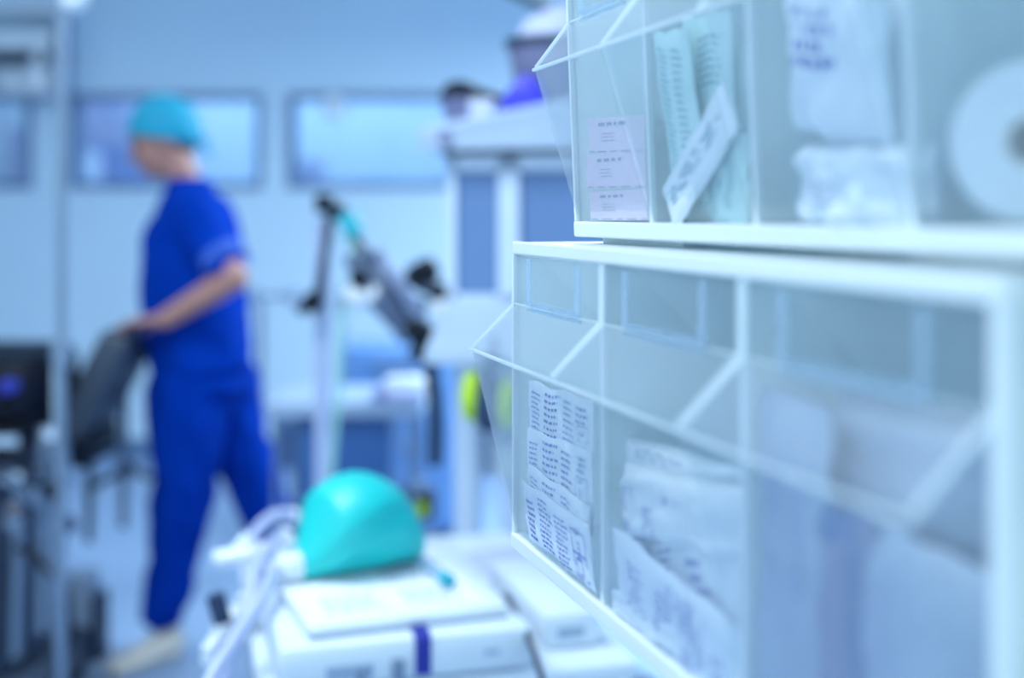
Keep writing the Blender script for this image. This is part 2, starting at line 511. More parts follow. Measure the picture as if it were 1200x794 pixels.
def packet(name, label, cat, unit, TL, TR, BL, y, t, paper, ink, blocks=(), strings=(), yt=None, yr=0.0, wr=0.0009, seed=1, group=None, boxy=False, frame=()):
    """sealed packet or bag standing in a bin: three pixel corners give place and size"""
    a, b, c = F(*TL, y, unit), F(*TR, y + yr, unit), F(*BL, y if yt is None else yt, unit)
    ex, ez = b - a, a - c
    w, h = ex.length, ez.length
    ex.normalize(); ez = (ez - ex * ez.dot(ex)).normalized()
    ey = ez.cross(ex)                                  # points to the back
    ctr = (b + c) / 2 + ey * t / 2                     # y is the front face
    M = Matrix((ex, ey, ez)).transposed().to_4x4(); M.translation = ctr
    def surf(u, v, side=-1, off=0.0):
        ed = (1 - abs(2 * u - 1) ** 8) * (1 - abs(2 * v - 1) ** 8) if not boxy else 1
        n = noise.fractal(Vector((u * 3 * max(w / h, .6) + seed * 9.1, v * 3 * max(h / w, .6), seed * 3.3)), 0.7, 2.0, 3)
        n2 = abs(noise.noise(Vector((u * 7 + seed, v * 5, seed * 1.7))))
        k = 0.15 if boxy else 1
        yy = side * t / 2 * (0.12 + 0.88 * ed) + wr * (n + 0.6 * n2) * k + side * off
        jx = 0 if boxy else 0.0022 * noise.noise(Vector((v * 4, seed, 2)))
        jz = 0 if boxy else 0.0025 * noise.noise(Vector((u * 4, seed, 5)))
        return Vector(((u - .5) * w + jx * 1.0, yy, (v - .5) * h + jz))
    nu, nv = 18, 18
    mb = MB(); vs = []; fs = []
    for s in (-1, 1):
        for j in range(nv + 1):
            for i in range(nu + 1):
                vs.append(surf(i / nu, j / nv, s))
    q = (nu + 1) * (nv + 1)
    for s in range(2):
        for j in range(nv):
            for i in range(nu):
                k = s * q + j * (nu + 1) + i
                fs.append((k, k + 1, k + nu + 2, k + nu + 1))
    for j in range(nv):
        for i in (0, nu):
            k = j * (nu + 1) + i; fs.append((k, k + nu + 1, k + nu + 1 + q, k + q))
    for i in range(nu):
        for j in (0, nv):
            k = j * (nu + 1) + i; fs.append((k, k + 1, k + 1 + q, k + q))
    mb.add(vs, fs)
    o = mb.build(name, paper, None, smooth=True)
    o.matrix_world = unit.matrix_world @ M
    tag(o, label, cat, group)
    pm = MB()
    def quad(u0, u1, v0, v1):
        k = max(1, int((u1 - u0) * 14))
        for i in range(k):
            ua, ub = u0 + (u1 - u0) * i / k, u0 + (u1 - u0) * (i + 1) / k
            pm.add([surf(ua, v0, -1, 3e-4), surf(ub, v0, -1, 3e-4), surf(ub, v1, -1, 3e-4), surf(ua, v1, -1, 3e-4)], [(0, 1, 2, 3)])
    for bl in blocks:
        for qd in words(*bl): quad(*qd)
    for (u0, u1, v0, v1, lw) in frame:
        lu, lv = lw / w, lw / h
        quad(u0, u1, v0, v0 + lv); quad(u0, u1, v1 - lv, v1); quad(u0, u0 + lu, v0, v1); quad(u1 - lu, u1, v0, v1)
    for (txt, u, v, size, rot) in strings:
        cu = bpy.data.curves.new('txt', 'FONT'); cu.body = txt; cu.size = size; cu.align_x = 'CENTER'; cu.align_y = 'CENTER'
        cu.resolution_u = 3
        to = bpy.data.objects.new('txt', cu); C.objects.link(to)
        dg = bpy.context.evaluated_depsgraph_get()
        me = bpy.data.meshes.new_from_object(to.evaluated_get(dg))
        ca, sa = math.cos(rot), math.sin(rot)
        vv = []
        for p in me.vertices:
            x, z = p.co.x * ca - p.co.y * sa, p.co.x * sa + p.co.y * ca
            vv.append(surf(u + x / w, v + z / h, -1, 3.5e-4))
        pm.add(vv, [tuple(p.vertices) for p in me.polygons])
        bpy.data.objects.remove(to); bpy.data.curves.remove(cu); bpy.data.meshes.remove(me)
    if pm.v:
        po = pm.build('print', ink, o)
    return o

G = 'printed packets in the lower bins'
# lower unit, first bin: shingled syringe packets
T3 = lambda n: [(0.08, 0.24, 0.18, 0.86, n, 0.36), (0.30, 0.56, 0.06, 0.95, n, 0.4), (0.6, 0.76, 0.1, 0.9, n, 0.38)]
packet('syringe_packet', 'rearmost printed packet, topmost of the shingled ones in the lower far bin', 'packet', low, (618, 446), (693, 470), (617, 520), 0.004, 0.004, 'paper_cool', 'ink_blue',
       T3(9) + [(0.8, 0.95, 0.62, 0.9, 3, 0.5)], [('2', 0.87, 0.52, 0.010, R(-90))], seed=3, group=G, frame=[(0.82, 0.95, 0.4, 0.62, 0.0007)])
packet('syringe_packet', 'second printed packet from the top in the lower far bin, rows of blue text', 'packet', low, (616, 501), (692, 531), (615, 585), -0.0005, 0.004, 'paper_cool', 'ink_blue',
       T3(10) + [(0.8, 0.95, 0.7, 0.92, 3, 0.5)], [('2 ml', 0.86, 0.5, 0.010, R(-90))], seed=5, group=G, frame=[(0.8, 0.95, 0.32, 0.66, 0.0007)])
packet('syringe_packet', 'narrow printed strip of packet between its neighbours in the lower far bin', 'packet', low, (617, 544), (688, 594), (616, 612), -0.0045, 0.004, 'paper_cool', 'ink_blue',
       T3(9), seed=8, group=G)
packet('syringe_packet', 'front printed packet marked 2 ml at the bottom of the lower far bin', 'packet', low, (614, 570), (693, 626), (612, 622), -0.0085, 0.004, 'paper_cool', 'ink_blue',
       [(0.08, 0.22, 0.1, 0.8, 7, 0.5), (0.28, 0.5, 0.06, 0.92, 10, 0.42), (0.54, 0.72, 0.04, 0.86, 10, 0.42)],
       [('2 ml', 0.86, 0.63, 0.0135, R(-90))], yt=-0.003, seed=11, group=G, frame=[(0.77, 0.95, 0.45, 0.82, 0.0009), (0.77, 0.95, 0.08, 0.45, 0.0009), (0.82, 0.9, 0.14, 0.38, 0.0009)])
# second bin
packet('sterile_packet', 'plain white folded packet lying on top of the stack in the middle lower bin', 'packet', low, (722, 512), (862, 556), (719, 545), 0.008, 0.02, 'film_white', 'ink_grey', [(0.2, 0.6, 0.5, 0.9, 4, 0.4)], yr=0.02, seed=13, group=G)
packet('sterile_packet', 'crumpled pale packet with small blue print, second in the middle lower bin', 'packet', low, (712, 543), (850, 577), (724, 622), -0.003, 0.02, 'film_white', 'ink_blue',
       [(0.1, 0.2, 0.1, 0.7, 8, 0.5), (0.28, 0.42, 0.1, 0.5, 5, 0.5), (0.45, 0.6, 0.6, 0.72, 2, 0.6)], yr=0.01, seed=17, group=G, wr=0.004)
packet('sterile_packet', 'upright packet with rows of short text at the back of the middle lower bin', 'packet', low, (724, 622), (862, 626), (724, 740), 0.01, 0.006, 'paper_cool', 'ink_blue',
       [(0.12, 0.36, 0.3, 0.95, 8, 0.42), (0.42, 0.58, 0.3, 0.95, 8, 0.42), (0.64, 0.82, 0.2, 0.8, 5, 0.5)], seed=19, group=G, wr=0.0025)
packet('sterile_packet', 'slanting printed packet leaning across the front of the middle lower bin', 'packet', low, (717, 622), (862, 742), (718, 716), -0.006, 0.008, 'paper_cool', 'ink_blue',
       [(0.14, 0.32, 0.15, 0.8, 7, 0.4), (0.4, 0.58, 0.1, 0.9, 12, 0.5), (0.6, 0.8, 0.05, 0.9, 12, 0.5)], [('2 ml', 0.88, 0.4, 0.012, R(-90))], yr=0.004, yt=0.0, seed=23, group=G, wr=0.0025)
packet('sterile_packet', 'small blank packet lying at the bottom of the middle lower bin', 'packet', low, (714, 690), (800, 745), (714, 716), -0.001, 0.004, 'film_white', 'ink_grey', seed=29, group=G)
# third bin (close to the lens, out of focus)
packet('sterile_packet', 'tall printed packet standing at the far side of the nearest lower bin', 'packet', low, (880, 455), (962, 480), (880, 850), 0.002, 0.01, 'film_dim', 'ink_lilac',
       [(0.2, 0.5, 0.3, 0.8, 14, 0.5), (0.58, 0.8, 0.35, 0.8, 14, 0.5)], seed=31, group=G, wr=0.003)
packet('sterile_packet', 'packet with a dark blue end label in the nearest lower bin', 'packet', low, (934, 582), (1000, 606), (960, 860), 0.003, 0.008, 'lilac_grey', 'frame_deep',
       [(0.05, 0.95, 0.86, 1.0, 2, 0.95), (0.62, 0.95, 0.3, 0.85, 12, 0.7)], seed=37, group=G)
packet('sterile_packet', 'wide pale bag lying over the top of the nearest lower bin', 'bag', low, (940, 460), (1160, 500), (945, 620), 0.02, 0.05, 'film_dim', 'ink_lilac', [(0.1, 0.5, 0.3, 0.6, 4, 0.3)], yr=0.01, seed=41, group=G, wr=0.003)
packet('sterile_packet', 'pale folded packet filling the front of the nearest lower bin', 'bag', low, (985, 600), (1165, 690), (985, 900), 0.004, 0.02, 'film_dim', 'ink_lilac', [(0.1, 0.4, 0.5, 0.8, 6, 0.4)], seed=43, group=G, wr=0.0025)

# upper unit
G = 'packs in the upper bins'
for (a, b, c, lab, sd) in (((691, 140), (757, 134), (689, 179), 'topmost of three small pink cartons in the far upper bin', 2),
                           ((688, 182), (757, 176), (688, 221), 'middle one of three small pink cartons in the far upper bin', 4),
                           ((691, 225), (758, 221), (692, 258), 'lowest of three small pink cartons in the far upper bin', 6)):
    packet('small_carton', lab, 'carton', upp, a, b, c, 0.0, 0.04, 'box_pink', 'ink_grey', [(0.2, 0.72, 0.74, 0.9, 1, 0.55), (0.25, 0.5, 0.3, 0.6, 3, 0.25), (0.02, 0.98, 0.02, 0.07, 1, 0.6, None, 0.0)], seed=sd, boxy=True, group=G)
packet('syringe_packet', 'tall narrow printed packet, leftmost in the second upper bin', 'packet', upp, (764, 40), (803, 33), (784, 232), -0.01, 0.006, 'paper_teal', 'ink_teal',
       [(0.15, 0.4, 0.04, 0.92, 24, 0.34), (0.55, 0.85, 0.3, 0.9, 14, 0.3)], yt=0.004, seed=51, group=G)
packet('syringe_packet', 'large pale teal packet with CE mark leaning in the second upper bin', 'packet', upp, (790, 24), (846, 12), (812, 252), 0.002, 0.006, 'paper_teal', 'ink_teal',
       [(0.08, 0.26, 0.05, 0.55, 12, 0.4), (0.4, 0.85, 0.64, 0.9, 7, 0.35), (0.3, 0.6, 0.3, 0.5, 6, 0.4)], [('CE', 0.72, 0.46, 0.014, R(-75))], yr=0.004, yt=0.008, seed=53, group=G)
packet('syringe_packet', 'wrinkled packet standing behind the others in the second upper bin', 'packet', upp, (838, 60), (884, 48), (842, 262), 0.01, 0.01, 'paper_teal', 'ink_lilac',
       [(0.3, 0.7, 0.1, 0.9, 20, 0.5)], yr=0.01, seed=57, group=G, wr=0.003)
packet('syringe_packet', 'slim packet lying diagonally across the second upper bin', 'packet', upp, (768, 236), (838, 112), (792, 258), -0.004, 0.005, 'film_white', 'ink_teal',
       [(0.1, 0.9, 0.35, 0.7, 3, 0.35)], seed=59, group=G)
packet('syringe_packet', 'printed packet at the bottom right of the second upper bin', 'packet', upp, (836, 160), (880, 156), (824, 262), 0.004, 0.006, 'paper_teal', 'ink_teal',
       [(0.1, 0.3, 0.1, 0.9, 14, 0.5), (0.5, 0.7, 0.2, 0.8, 12, 0.4)], seed=61, group=G, wr=0.003)
packet('syringe_packet', 'crumpled packet heaped low behind the diagonal one in the second upper bin', 'packet', upp, (790, 180), (838, 168), (800, 262), 0.01, 0.012, 'paper_teal', 'ink_teal', [(0.2, 0.8, 0.2, 0.8, 10, 0.4)], seed=63, group=G, wr=0.0025)
packet('dressing_bag', 'upper white bag with bold blue print in the third upper bin', 'bag', upp, (894, -20), (1004, -22), (930, 150), -0.012, 0.015, 'film_white', 'ink_strong',
       [(0.16, 0.62, 0.42, 0.84, 4, 0.62, None, 0.4)], yt=-0.004, seed=71, group=G, wr=0.004)
packet('dressing_bag', 'tall smooth white bag at the back of the third upper bin', 'bag', upp, (958, -30), (1076, -30), (950, 258), 0.012, 0.03, 'film_white', 'ink_lilac', [(0.3, 0.5, 0.55, 0.8, 3, 0.3)], seed=73, group=G, wr=0.003)
packet('dressing_bag', 'puffy white bag at the bottom of the third upper bin', 'bag', upp, (914, 172), (1066, 166), (914, 266), -0.004, 0.03, 'film_white', 'ink_lilac', [(0.2, 0.5, 0.3, 0.6, 3, 0.3)], seed=79, group=G, wr=0.007)
# roll in the nearest upper bin
c = F(1224, 168, 0.034, upp)
t = thing('bandage_roll', upp.matrix_world @ c, 'thick white bandage roll on edge in the nearest upper bin', 'roll', rz=ANG - R(90) + R(35))
RB = c.z - 0.0125
q = MB(); prof = [(0.0105, -0.02), (RB - 0.002, -0.02), (RB, -0.018), (RB, 0.018), (RB - 0.002, 0.02), (0.0105, 0.02), (0.0105, -0.02)]
seg = 40; vs = []; fs = []
for r_, z_ in prof:
    for k in range(seg):
        a = 2 * math.pi * k / seg
        vs.append((r_ * math.cos(a), z_, r_ * math.sin(a)))
for i in range(len(prof) - 1):
    for k in range(seg):
        fs.append((i * seg + k, i * seg + (k + 1) % seg, (i + 1) * seg + (k + 1) % seg, (i + 1) * seg + k))
q.add(vs, fs).build('wound_bandage', 'roll_white', t, smooth=True)
q = MB(); vs = []; fs = []
for r_, z_ in [(0.009, -0.021), (0.0105, -0.021), (0.0105, 0.021), (0.009, 0.021), (0.009, -0.021)]:
    for k in range(seg):
        a = 2 * math.pi * k / seg
        vs.append((r_ * math.cos(a), z_, r_ * math.sin(a)))
for i in range(4):
    for k in range(seg):
        fs.append((i * seg + k, i * seg + (k + 1) % seg, (i + 1) * seg + (k + 1) % seg, (i + 1) * seg + k))
q.add(vs, fs).build('core', 'cardboard', t, smooth=True)

# ------------------------------------------------------------------ cart with the teal bag, in the middle ground
CZ = 0.715                                                     # cart top
cart = thing('equipment_cart', (-0.12, 2.06, 0), 'white wheeled cart carrying the teal bag and flat machine', 'cart', rz=R(14))
MB().bx(-0.30, 0.215, -0.36, 0.38, CZ - 0.03, CZ, 0.008).build('top', 'machine_white', cart)
MB().bx(-0.27, 0.23, -0.33, 0.35, 0.22, 0.25, 0.006).build('shelf', 'machine_white', cart)
for sx in (-0.27, 0.23):
    for sy in (-0.33, 0.35):
        MB().bx(sx - 0.015, sx + 0.015, sy - 0.015, sy + 0.015, 0.1, CZ - 0.03, 0.004).build('leg', 'machine_grey', cart)
        w = MB().tube([(sx - 0.012, sy, 0.045), (sx + 0.012, sy, 0.045)], 0.045, 20).bx(sx - 0.008, sx + 0.008, sy - 0.008, sy + 0.008, 0.045, 0.1)
        w.build('castor', 'black_rubber', cart, smooth=True)
MB().bx(-0.25, 0.21, -0.31, 0.1, 0.25, 0.5, 0.01).build('drawer_box', 'dark_steel', cart)

def yawed(px, py, Y, yaw):
    return Matrix.Translation(W(px, py, Y)) @ Matrix.Rotation(yaw, 4, 'Z')

# flat white machine
ma = thing('flat_machine', (-0.296, 1.625, CZ), 'flat white machine with rounded edge under the paper board', 'machine', rz=R(16))
MB().bx(0, 0.34, 0, 0.5, 0.004, 0.062, 0.014).build('body', 'machine_white', ma, smooth=True)
MB().bx(0.06, 0.12, -0.004, 0.002, 0.014, 0.034, 0.002).build('socket', 'machine_grey', ma)
MB().bx(0.145, 0.16, -0.012, 0.002, 0.008, 0.036, 0.003).build('plug', 'dull_steel', ma)
MB().bx(0.10, 0.108, -0.012, 0.002, 0.006, 0.03, 0.003).build('plug', 'dull_steel', ma)
MB().bx(0.27, 0.29, -0.003, 0.002, 0.03, 0.036, 0.001).build('button', 'machine_grey', ma)
for x in (0.03, 0.31):
    for y in (0.04, 0.46):
        MB().bx(x - 0.012, x + 0.012, y - 0.012, y + 0.012, 0, 0.006).build('foot', 'black_rubber', ma)
st = MB()
pr = [(-0.0035, 0.012), (-0.0035, 0.058), (0.004, 0.0655), (0.04, 0.0655), (0.04, 0.0625), (0.008, 0.0625), (-0.0005, 0.055), (-0.0005, 0.012)]
o = st.prism(pr, 0.176, 0.197).build('strap', 'navy_strap', None)
o.matrix_world = Matrix.Translation((-0.296, 1.625, CZ)) @ Matrix.Rotation(R(16), 4, 'Z')
tag(o, 'dark blue strap hanging over the front edge of the flat machine', 'strap')

# small white block beside it
bl = thing('power_unit', (0.045, 1.80, CZ), 'small white power unit right of the flat machine', 'machine', rz=R(16))
MB().bx(0, 0.085, 0, 0.3, 0.0, 0.05, 0.008).build('body', 'machine_white', bl, smooth=True)
MB().bx(0.02, 0.06, -0.002, 0.002, 0.015, 0.03).build('socket', 'machine_grey', bl)

# white board with printed sheet on the machine
BZ = CZ + 0.063
bd = thing('document_board', (-0.262, 1.655, BZ), 'white board with a printed sheet under the teal bag', 'board', rz=R(21))
MB().bx(0, 0.275, 0, 0.46, 0.0025, 0.017, 0.005).build('board', 'white_enamel', bd, smooth=True)
MB().bx(0.0, 0.275, 0.0, 0.46, 0.0, 0.003).build('gasket', 'machine_grey', bd)
sh = MB().bx(0.02, 0.255, 0.025, 0.345, 0.0172, 0.0178).build('sheet', 'paper', bd)
r2 = random.Random(4)
for (u0, u1, v0, v1, n) in ((0.035, 0.13, 0.04, 0.12, 9), (0.15, 0.235, 0.04, 0.12, 9), (0.15, 0.235, 0.15, 0.24, 9)):
    pm = MB()
    for (a, b, c, d) in words(u0, u1, v0, v1, n, 0.4, r2):
        pm.add([(a, c, 0.0181), (b, c, 0.0181), (b, d, 0.0181), (a, d, 0.0181)], [(0, 1, 2, 3)])
    pm.build('print', 'ink_grey', sh)
BT = BZ + 0.018
# teal reservoir bag
def teal_bag():
    c = Vector((-0.232, 1.925, BT))
    t = thing('reservoir_bag', c, 'inflated turquoise rubber bag lying on the white board', 'bag')
    mb = MB(); vs, fs = [], []
    ns, nk = 40, 40
    ax = Vector((-0.80, -0.60, 0)).normalized()               # towards the neck
    sd = Vector((-ax.y, ax.x, 0))
    for i in range(ns + 1):
        s = i / ns
        u = -0.105 + 0.205 * s
        r = 0.078 * max(0.0, math.sin(math.pi * min(1, (s * 0.86 + 0.02)) ** 0.9)) ** 0.5
        if s > 0.80: r = max(r * (1 - (s - 0.8) / 0.2 * 0.55), 0.02)
        if s < 1e-6: r = 0.004
        for k in range(nk):
            a = 2 * math.pi * k / nk
            ca, sa = math.cos(a), math.sin(a)
            rr = r * (1 + 0.05 * math.cos(2 * a + 1))
            # one long fold from the far shoulder down to the neck, slack rubber below it
            a0 = 0.75 - 1.15 * s
            da = (a - a0 + math.pi) % (2 * math.pi) - math.pi
            rr *= 1 - 0.15 * math.exp(-(da / 0.16) ** 2) * math.sin(math.pi * s) ** 0.5
            if -1.2 < da < 0: rr *= 1 - 0.16 * math.sin(math.pi * -da / 1.2) * math.sin(math.pi * s)
            rr *= 1 - 0.05 * math.exp(-((a - 5.4) / 0.15) ** 2) * max(0, s - 0.4)
            z = 0.073 * max(r / 0.078, .25) + rr * sa * 0.93
            z = max(z, 0.0005 + 0.003 * abs(ca))
            vs.append(ax * u - sd * (-rr * ca) * 1.0 + Vector((0, 0, z)))
    for i in range(ns):
        for k in range(nk):
            k2 = (k + 1) % nk
            fs.append((i * nk + k, i * nk + k2, (i + 1) * nk + k2, (i + 1) * nk + k))
    fs.append(tuple(range(nk))); fs.append(tuple(ns * nk + k for k in range(nk)))
    mb.add(vs, fs).build('bag', 'teal_bag', t, smooth=True)
    p = ax * 0.098 + Vector((0, 0, 0.022))
    MB().tube([p - ax * 0.012, p, p + ax * 0.004], [0.023, 0.023, 0.021], 20).build('collar', 'teal_plastic', t, smooth=True)
    MB().tube([p, p + ax * 0.02, p + ax * 0.022, p + ax * 0.036], [0.022, 0.022, 0.018, 0.016], 20).build('port', 'white_enamel', t, smooth=True)
    return c + p + ax * 0.036
port = teal_bag()
# capped sample tube
p, q = Vector((-0.135, 1.93, BT + 0.010)), Vector((-0.098, 1.845, BT + 0.010))
t = thing('sample_tube', p, 'clear tube with a teal cap lying on the printed sheet', 'tube')
MB().tube([(0, 0, 0), tuple(q - p)], 0.0085, 14).build('barrel', 'clear_tube', t, smooth=True)
d = (q - p).normalized()
MB().tube([tuple(q - p), tuple(q - p + d * 0.024)], 0.0095, 14).build('cap', 'teal_plastic', t, smooth=True)
# sheet of paper behind the bag
o = MB().box((0, 0, 0.001), (0.2, 0.14, 0.001)).build('paper_sheet', 'lilac_sheet')
o.location = (-0.02, 2.27, CZ); o.rotation_euler = (0, 0, R(30))
tag(o, 'pale lilac paper sheet lying on the cart behind the board', 'paper')
# dark cable over the machine edge
pts = [W(592, 697, 1.83), W(598, 704, 1.81), W(606, 722, 1.78), W(618, 742, 1.72), W(626, 765, 1.69), W(640, 810, 1.66)]
tag(MB().tube(pts, 0.0045, 10).build('power_cable', 'dark_steel', smooth=True), 'thin dark cable hanging off the right corner of the flat machine', 'cable')
# corrugated hoses at the left of the cart
def corrugated(pts, r, m, name, label, n=None, cuff='white_enamel'):
    P = [Vector(p) for p in pts]; L = sum((P[i + 1] - P[i]).length for i in range(len(P) - 1))
    n = n or int(L / 0.006)
    # Catmull-Rom resample
    out = []
    for i in range(n + 1):
        f = i / n * (len(P) - 1); k = min(int(f), len(P) - 2); u = f - k
        p0, p1, p2, p3 = P[max(k - 1, 0)], P[k], P[k + 1], P[min(k + 2, len(P) - 1)]
        out.append(0.5 * ((2 * p1) + (p2 - p0) * u + (2 * p0 - 5 * p1 + 4 * p2 - p3) * u * u + (3 * p1 - p0 - 3 * p2 + p3) * u ** 3))
    t = thing(name, out[-1], label, 'hose')
    b = t.location
    loc = [p - Vector(b) for p in out]
    MB().tube([tuple(p) for p in loc], [r * (1.0 if i % 2 else 0.86) for i in range(n + 1)], 12).build('tube', m, t, smooth=True)
    for e in ((0, 4), (n, n - 4)):
        MB().tube([tuple(loc[e[0]]), tuple(loc[e[1]])], r * 1.16, 14).build('cuff', cuff, t, smooth=True)
    return t
corrugated([W(338, 640, 1.93), W(328, 652, 1.88), W(318, 676, 1.82), W(305, 705, 1.75), W(275, 750, 1.68), W(245, 800, 1.62), W(225, 860, 1.58)], 0.0105, 'hose_pale', 'breathing_hose', 'pale corrugated hose running down the cart side left of the teal bag')
corrugated([W(335, 628, 2.05), W(318, 640, 2.0), W(300, 668, 1.95), W(290, 720, 1.88), W(262, 790, 1.8), W(248, 880, 1.75)], 0.012, 'hose_pale', 'breathing_hose', 'second pale corrugated hose hanging just left of the cart')
corrugated([W(345, 604, 2.3), W(318, 606, 2.25), W(292, 640, 2.18), W(305, 690, 2.1), W(325, 740, 2.02), W(322, 840, 1.98)], 0.012, 'hose_pale', 'breathing_hose', 'looped pale hose behind the teal bag')
t = thing('hose_connector', W(262, 655, 2.05), 'white plastic Y connector at the end of a pale hose', 'connector')
MB().tube([(-0.012, 0, 0), (0.05, 0, 0.01)], 0.014, 14).build('barrel', 'white_enamel', t, smooth=True)
MB().tube([(0.01, 0, 0), (0.04, 0.01, 0.035)], 0.011, 14).build('branch', 'white_enamel', t, smooth=True)
t = thing('hose_connector', W(252, 720, 1.9), 'dark ringed valve on the hoses left of the cart', 'connector')
MB().tube([(0, 0, 0.03), (0.012, 0, -0.012)], 0.014, 14).build('barrel', 'navy_plastic', t, smooth=True)
MB().tube([(0.012, 0, -0.012), (0.016, 0, -0.03)], 0.018, 14).build('ring', 'white_enamel', t, smooth=True)
t = thing('hose_bracket', (-0.43, 1.93, CZ - 0.03), 'white bracket holding the hoses on the cart side', 'bracket')
MB().bx(0, 0.1, -0.015, 0.015, 0, 0.012, 0.003).build('arm', 'white_enamel', t)
MB().bx(-0.02, 0.0, -0.08, 0.2, -0.01, 0.02, 0.004).build('bar', 'white_enamel', t)

# ------------------------------------------------------------------ anaesthesia machine (tower behind the bins)
AY = 2.72
ar = R(-14)
A0 = W(524, 600, AY); A0.z = 0
an = thing('anaesthesia_machine', A0, 'tall white anaesthesia machine with two blue panels', 'medical machine', rz=ar)
def az(py): return EYE + (HOR - py) / FPX * AY
WD, DP, SL = 0.62, 0.42, 0.17
hood = MB()
hood.loft([[(x, y, az(176)) for x, y in ((-0.045, -0.05), (WD + 0.03, -0.05), (WD + 0.03, DP), (-0.045, DP))],
           [(x, y, az(156) + SL * (x + 0.045)) for x, y in ((-0.05, -0.055), (WD + 0.035, -0.055), (WD + 0.035, DP), (-0.05, DP))],
           [(x, y, az(150) + SL * (x + 0.045)) for x, y in ((-0.038, -0.042), (WD + 0.025, -0.042), (WD + 0.025, DP), (-0.038, DP))]])
hood.build('top_deck', 'deck_grey', an)
b = MB()
zt, zm = az(176), az(352)
# frame uprights around the two panel bays
b.bx(0, 0.02, 0, DP, zm, zt).bx(0.112, 0.157, 0, DP, zm, zt).bx(WD - 0.03, WD, 0, DP, zm, zt)
b.bx(0.02, 0.112, 0.02, DP, zm, zt).bx(0.157, WD - 0.03, 0.03, DP, zm, zt)
b.bx(0, WD, 0, 0.03, zt - 0.045, zt).bx(0, WD, 0, 0.03, zm, zm + 0.015)
b.build('upper_body', 'tower_white', an)
MB().bx(0.02, 0.112, 0.008, 0.02, zm + 0.015, zt - 0.045, 0.003).build('display_panel', 'screen_blue', an)
MB().bx(0.157, 0.42, 0.012, 0.03, az(292), zt - 0.045, 0.003).build('display_panel', 'screen_blue', an)
MB().bx(0.157, WD - 0.03, 0.012, 0.03, zm + 0.015, az(296), 0.003).build('control_panel', 'machine_grey', an)
MB().bx(-0.01, WD, -0.012, 0.02, zt + 0.001 - 0.012, zt - 0.02 + 0.016).build('shadow_gap', 'dark_steel', an)  # solid dark strip standing in for the shadow below the deck
lg = MB(); lg.prism([(-0.16, az(416)), (-0.16, az(404)), (0.0, zm), (DP, zm), (DP, az(416))], 0, WD).build('work_shelf', 'deck_grey', an)
MB().bx(0.03, WD - 0.03, 0.04, DP, az(560), az(416)).build('lower_body', 'tower_white', an)
for i in range(2):
    z_a, z_b = az(488 - 70 * i), az(420 + 1) if i else az(490)
for k, (pa, pb) in enumerate(((422, 468), (472, 518), (522, 558))):
    dr = MB().bx(0.10, WD - 0.05, 0.028, 0.042, az(pb), az(pa), 0.003).build('drawer', 'machine_grey' if k == 1 else 'white_enamel', an)
    MB().bx(0.22, 0.42, 0.012, 0.028, az(pa) - 0.022, az(pa) - 0.012, 0.002).build('handle', 'dull_steel', dr)
for x in (0.02, WD - 0.07):
    MB().bx(x, x + 0.05, -0.02, 0.03, 0.12, az(416), 0.006).build('leg', 'tower_white', an)
    MB().bx(x, x + 0.05, DP - 0.05, DP, 0.12, az(416), 0.006).build('leg', 'tower_white', an)
MB().bx(0, WD, -0.03, DP, 0.08, 0.13, 0.01).build('base', 'tower_white', an)
for x in (0.05, WD - 0.05):
    for y in (0.03, DP - 0.05):
        MB().tube([(x - 0.015, y, 0.045), (x + 0.015, y, 0.045)], 0.045, 18).build('castor', 'black_rubber', an, smooth=True)
MB().lathe([(0.012, 0), (0.014, 0.01), (0.014, 0.03), (0.01, 0.034)], 16, (0.12, -0.02, az(385)), (R(90), 0, 0)).build('knob', 'teal_plastic', an, smooth=True)
MB().lathe([(0.016, 0), (0.016, 0.006)], 18, (0.012, -0.052, az(163)), (R(90), 0, 0)).build('badge', 'lilac_grey', an, smooth=True)
bpy.context.view_layer.update()
AM = an.matrix_world.copy()
TOPZ = az(150)
def onto(x, y, dz=0.0): return AM @ Vector((x, y, TOPZ + SL * (x + 0.045) - 0.004 + dz))
# things on top of the machine
t = thing('kidney_bowl', onto(0.035, 0.06), 'low lilac grey bowl at the left end of the machine top', 'bowl', rz=ar)
MB().lathe([(0.045, 0), (0.05, 0.002), (0.066, 0.05), (0.07, 0.056), (0.066, 0.056), (0.047, 0.006), (0.0, 0.006)], 28).build('bowl', 'lilac_grey', t, smooth=True)
t = thing('breathing_mask', onto(0.01, 0.06, 0.05), 'black rubber breathing mask resting in the lilac bowl', 'mask', rz=ar)
MB().ball((0.0, 0, 0.022), (0.042, 0.036, 0.03)).build('cushion', 'black_rubber', t, smooth=True)
MB().tube([(0.02, 0, 0.03), (0.05, 0.0, 0.022), (0.085, -0.005, 0.012), (0.11, 0, 0.004)], [0.013, 0.011, 0.009, 0.008], 12).build('tube', 'black_rubber', t, smooth=True)
t = thing('grey_tub', onto(0.20, 0.14), 'tall lilac grey tub with dark rim on the machine top', 'tub', rz=ar)
MB().lathe([(0.072, 0), (0.076, 0.004), (0.098, 0.145), (0.10, 0.152), (0.095, 0.152), (0.074, 0.01), (0, 0.008)], 32).build('tub', 'lilac_grey', t, smooth=True)
MB().lathe([(0.097, 0.142), (0.106, 0.144), (0.107, 0.16), (0.097, 0.16)], 32).build('rim', 'dark_steel', t, smooth=True)
t = thing('cloth_bundle', onto(0.21, 0.14, 0.075), 'white crumpled cloth heaped in the grey tub', 'cloth', rz=ar)
mb = MB(); mb.ball((0, 0, 0.09), (0.086, 0.084, 0.066), 28)
o = mb.build('fold', 'lilac_sheet', t, smooth=True)
for v in o.data.vertices:
    v.co += v.co.normalized() * 0.014 * noise.noise(v.co * 30)
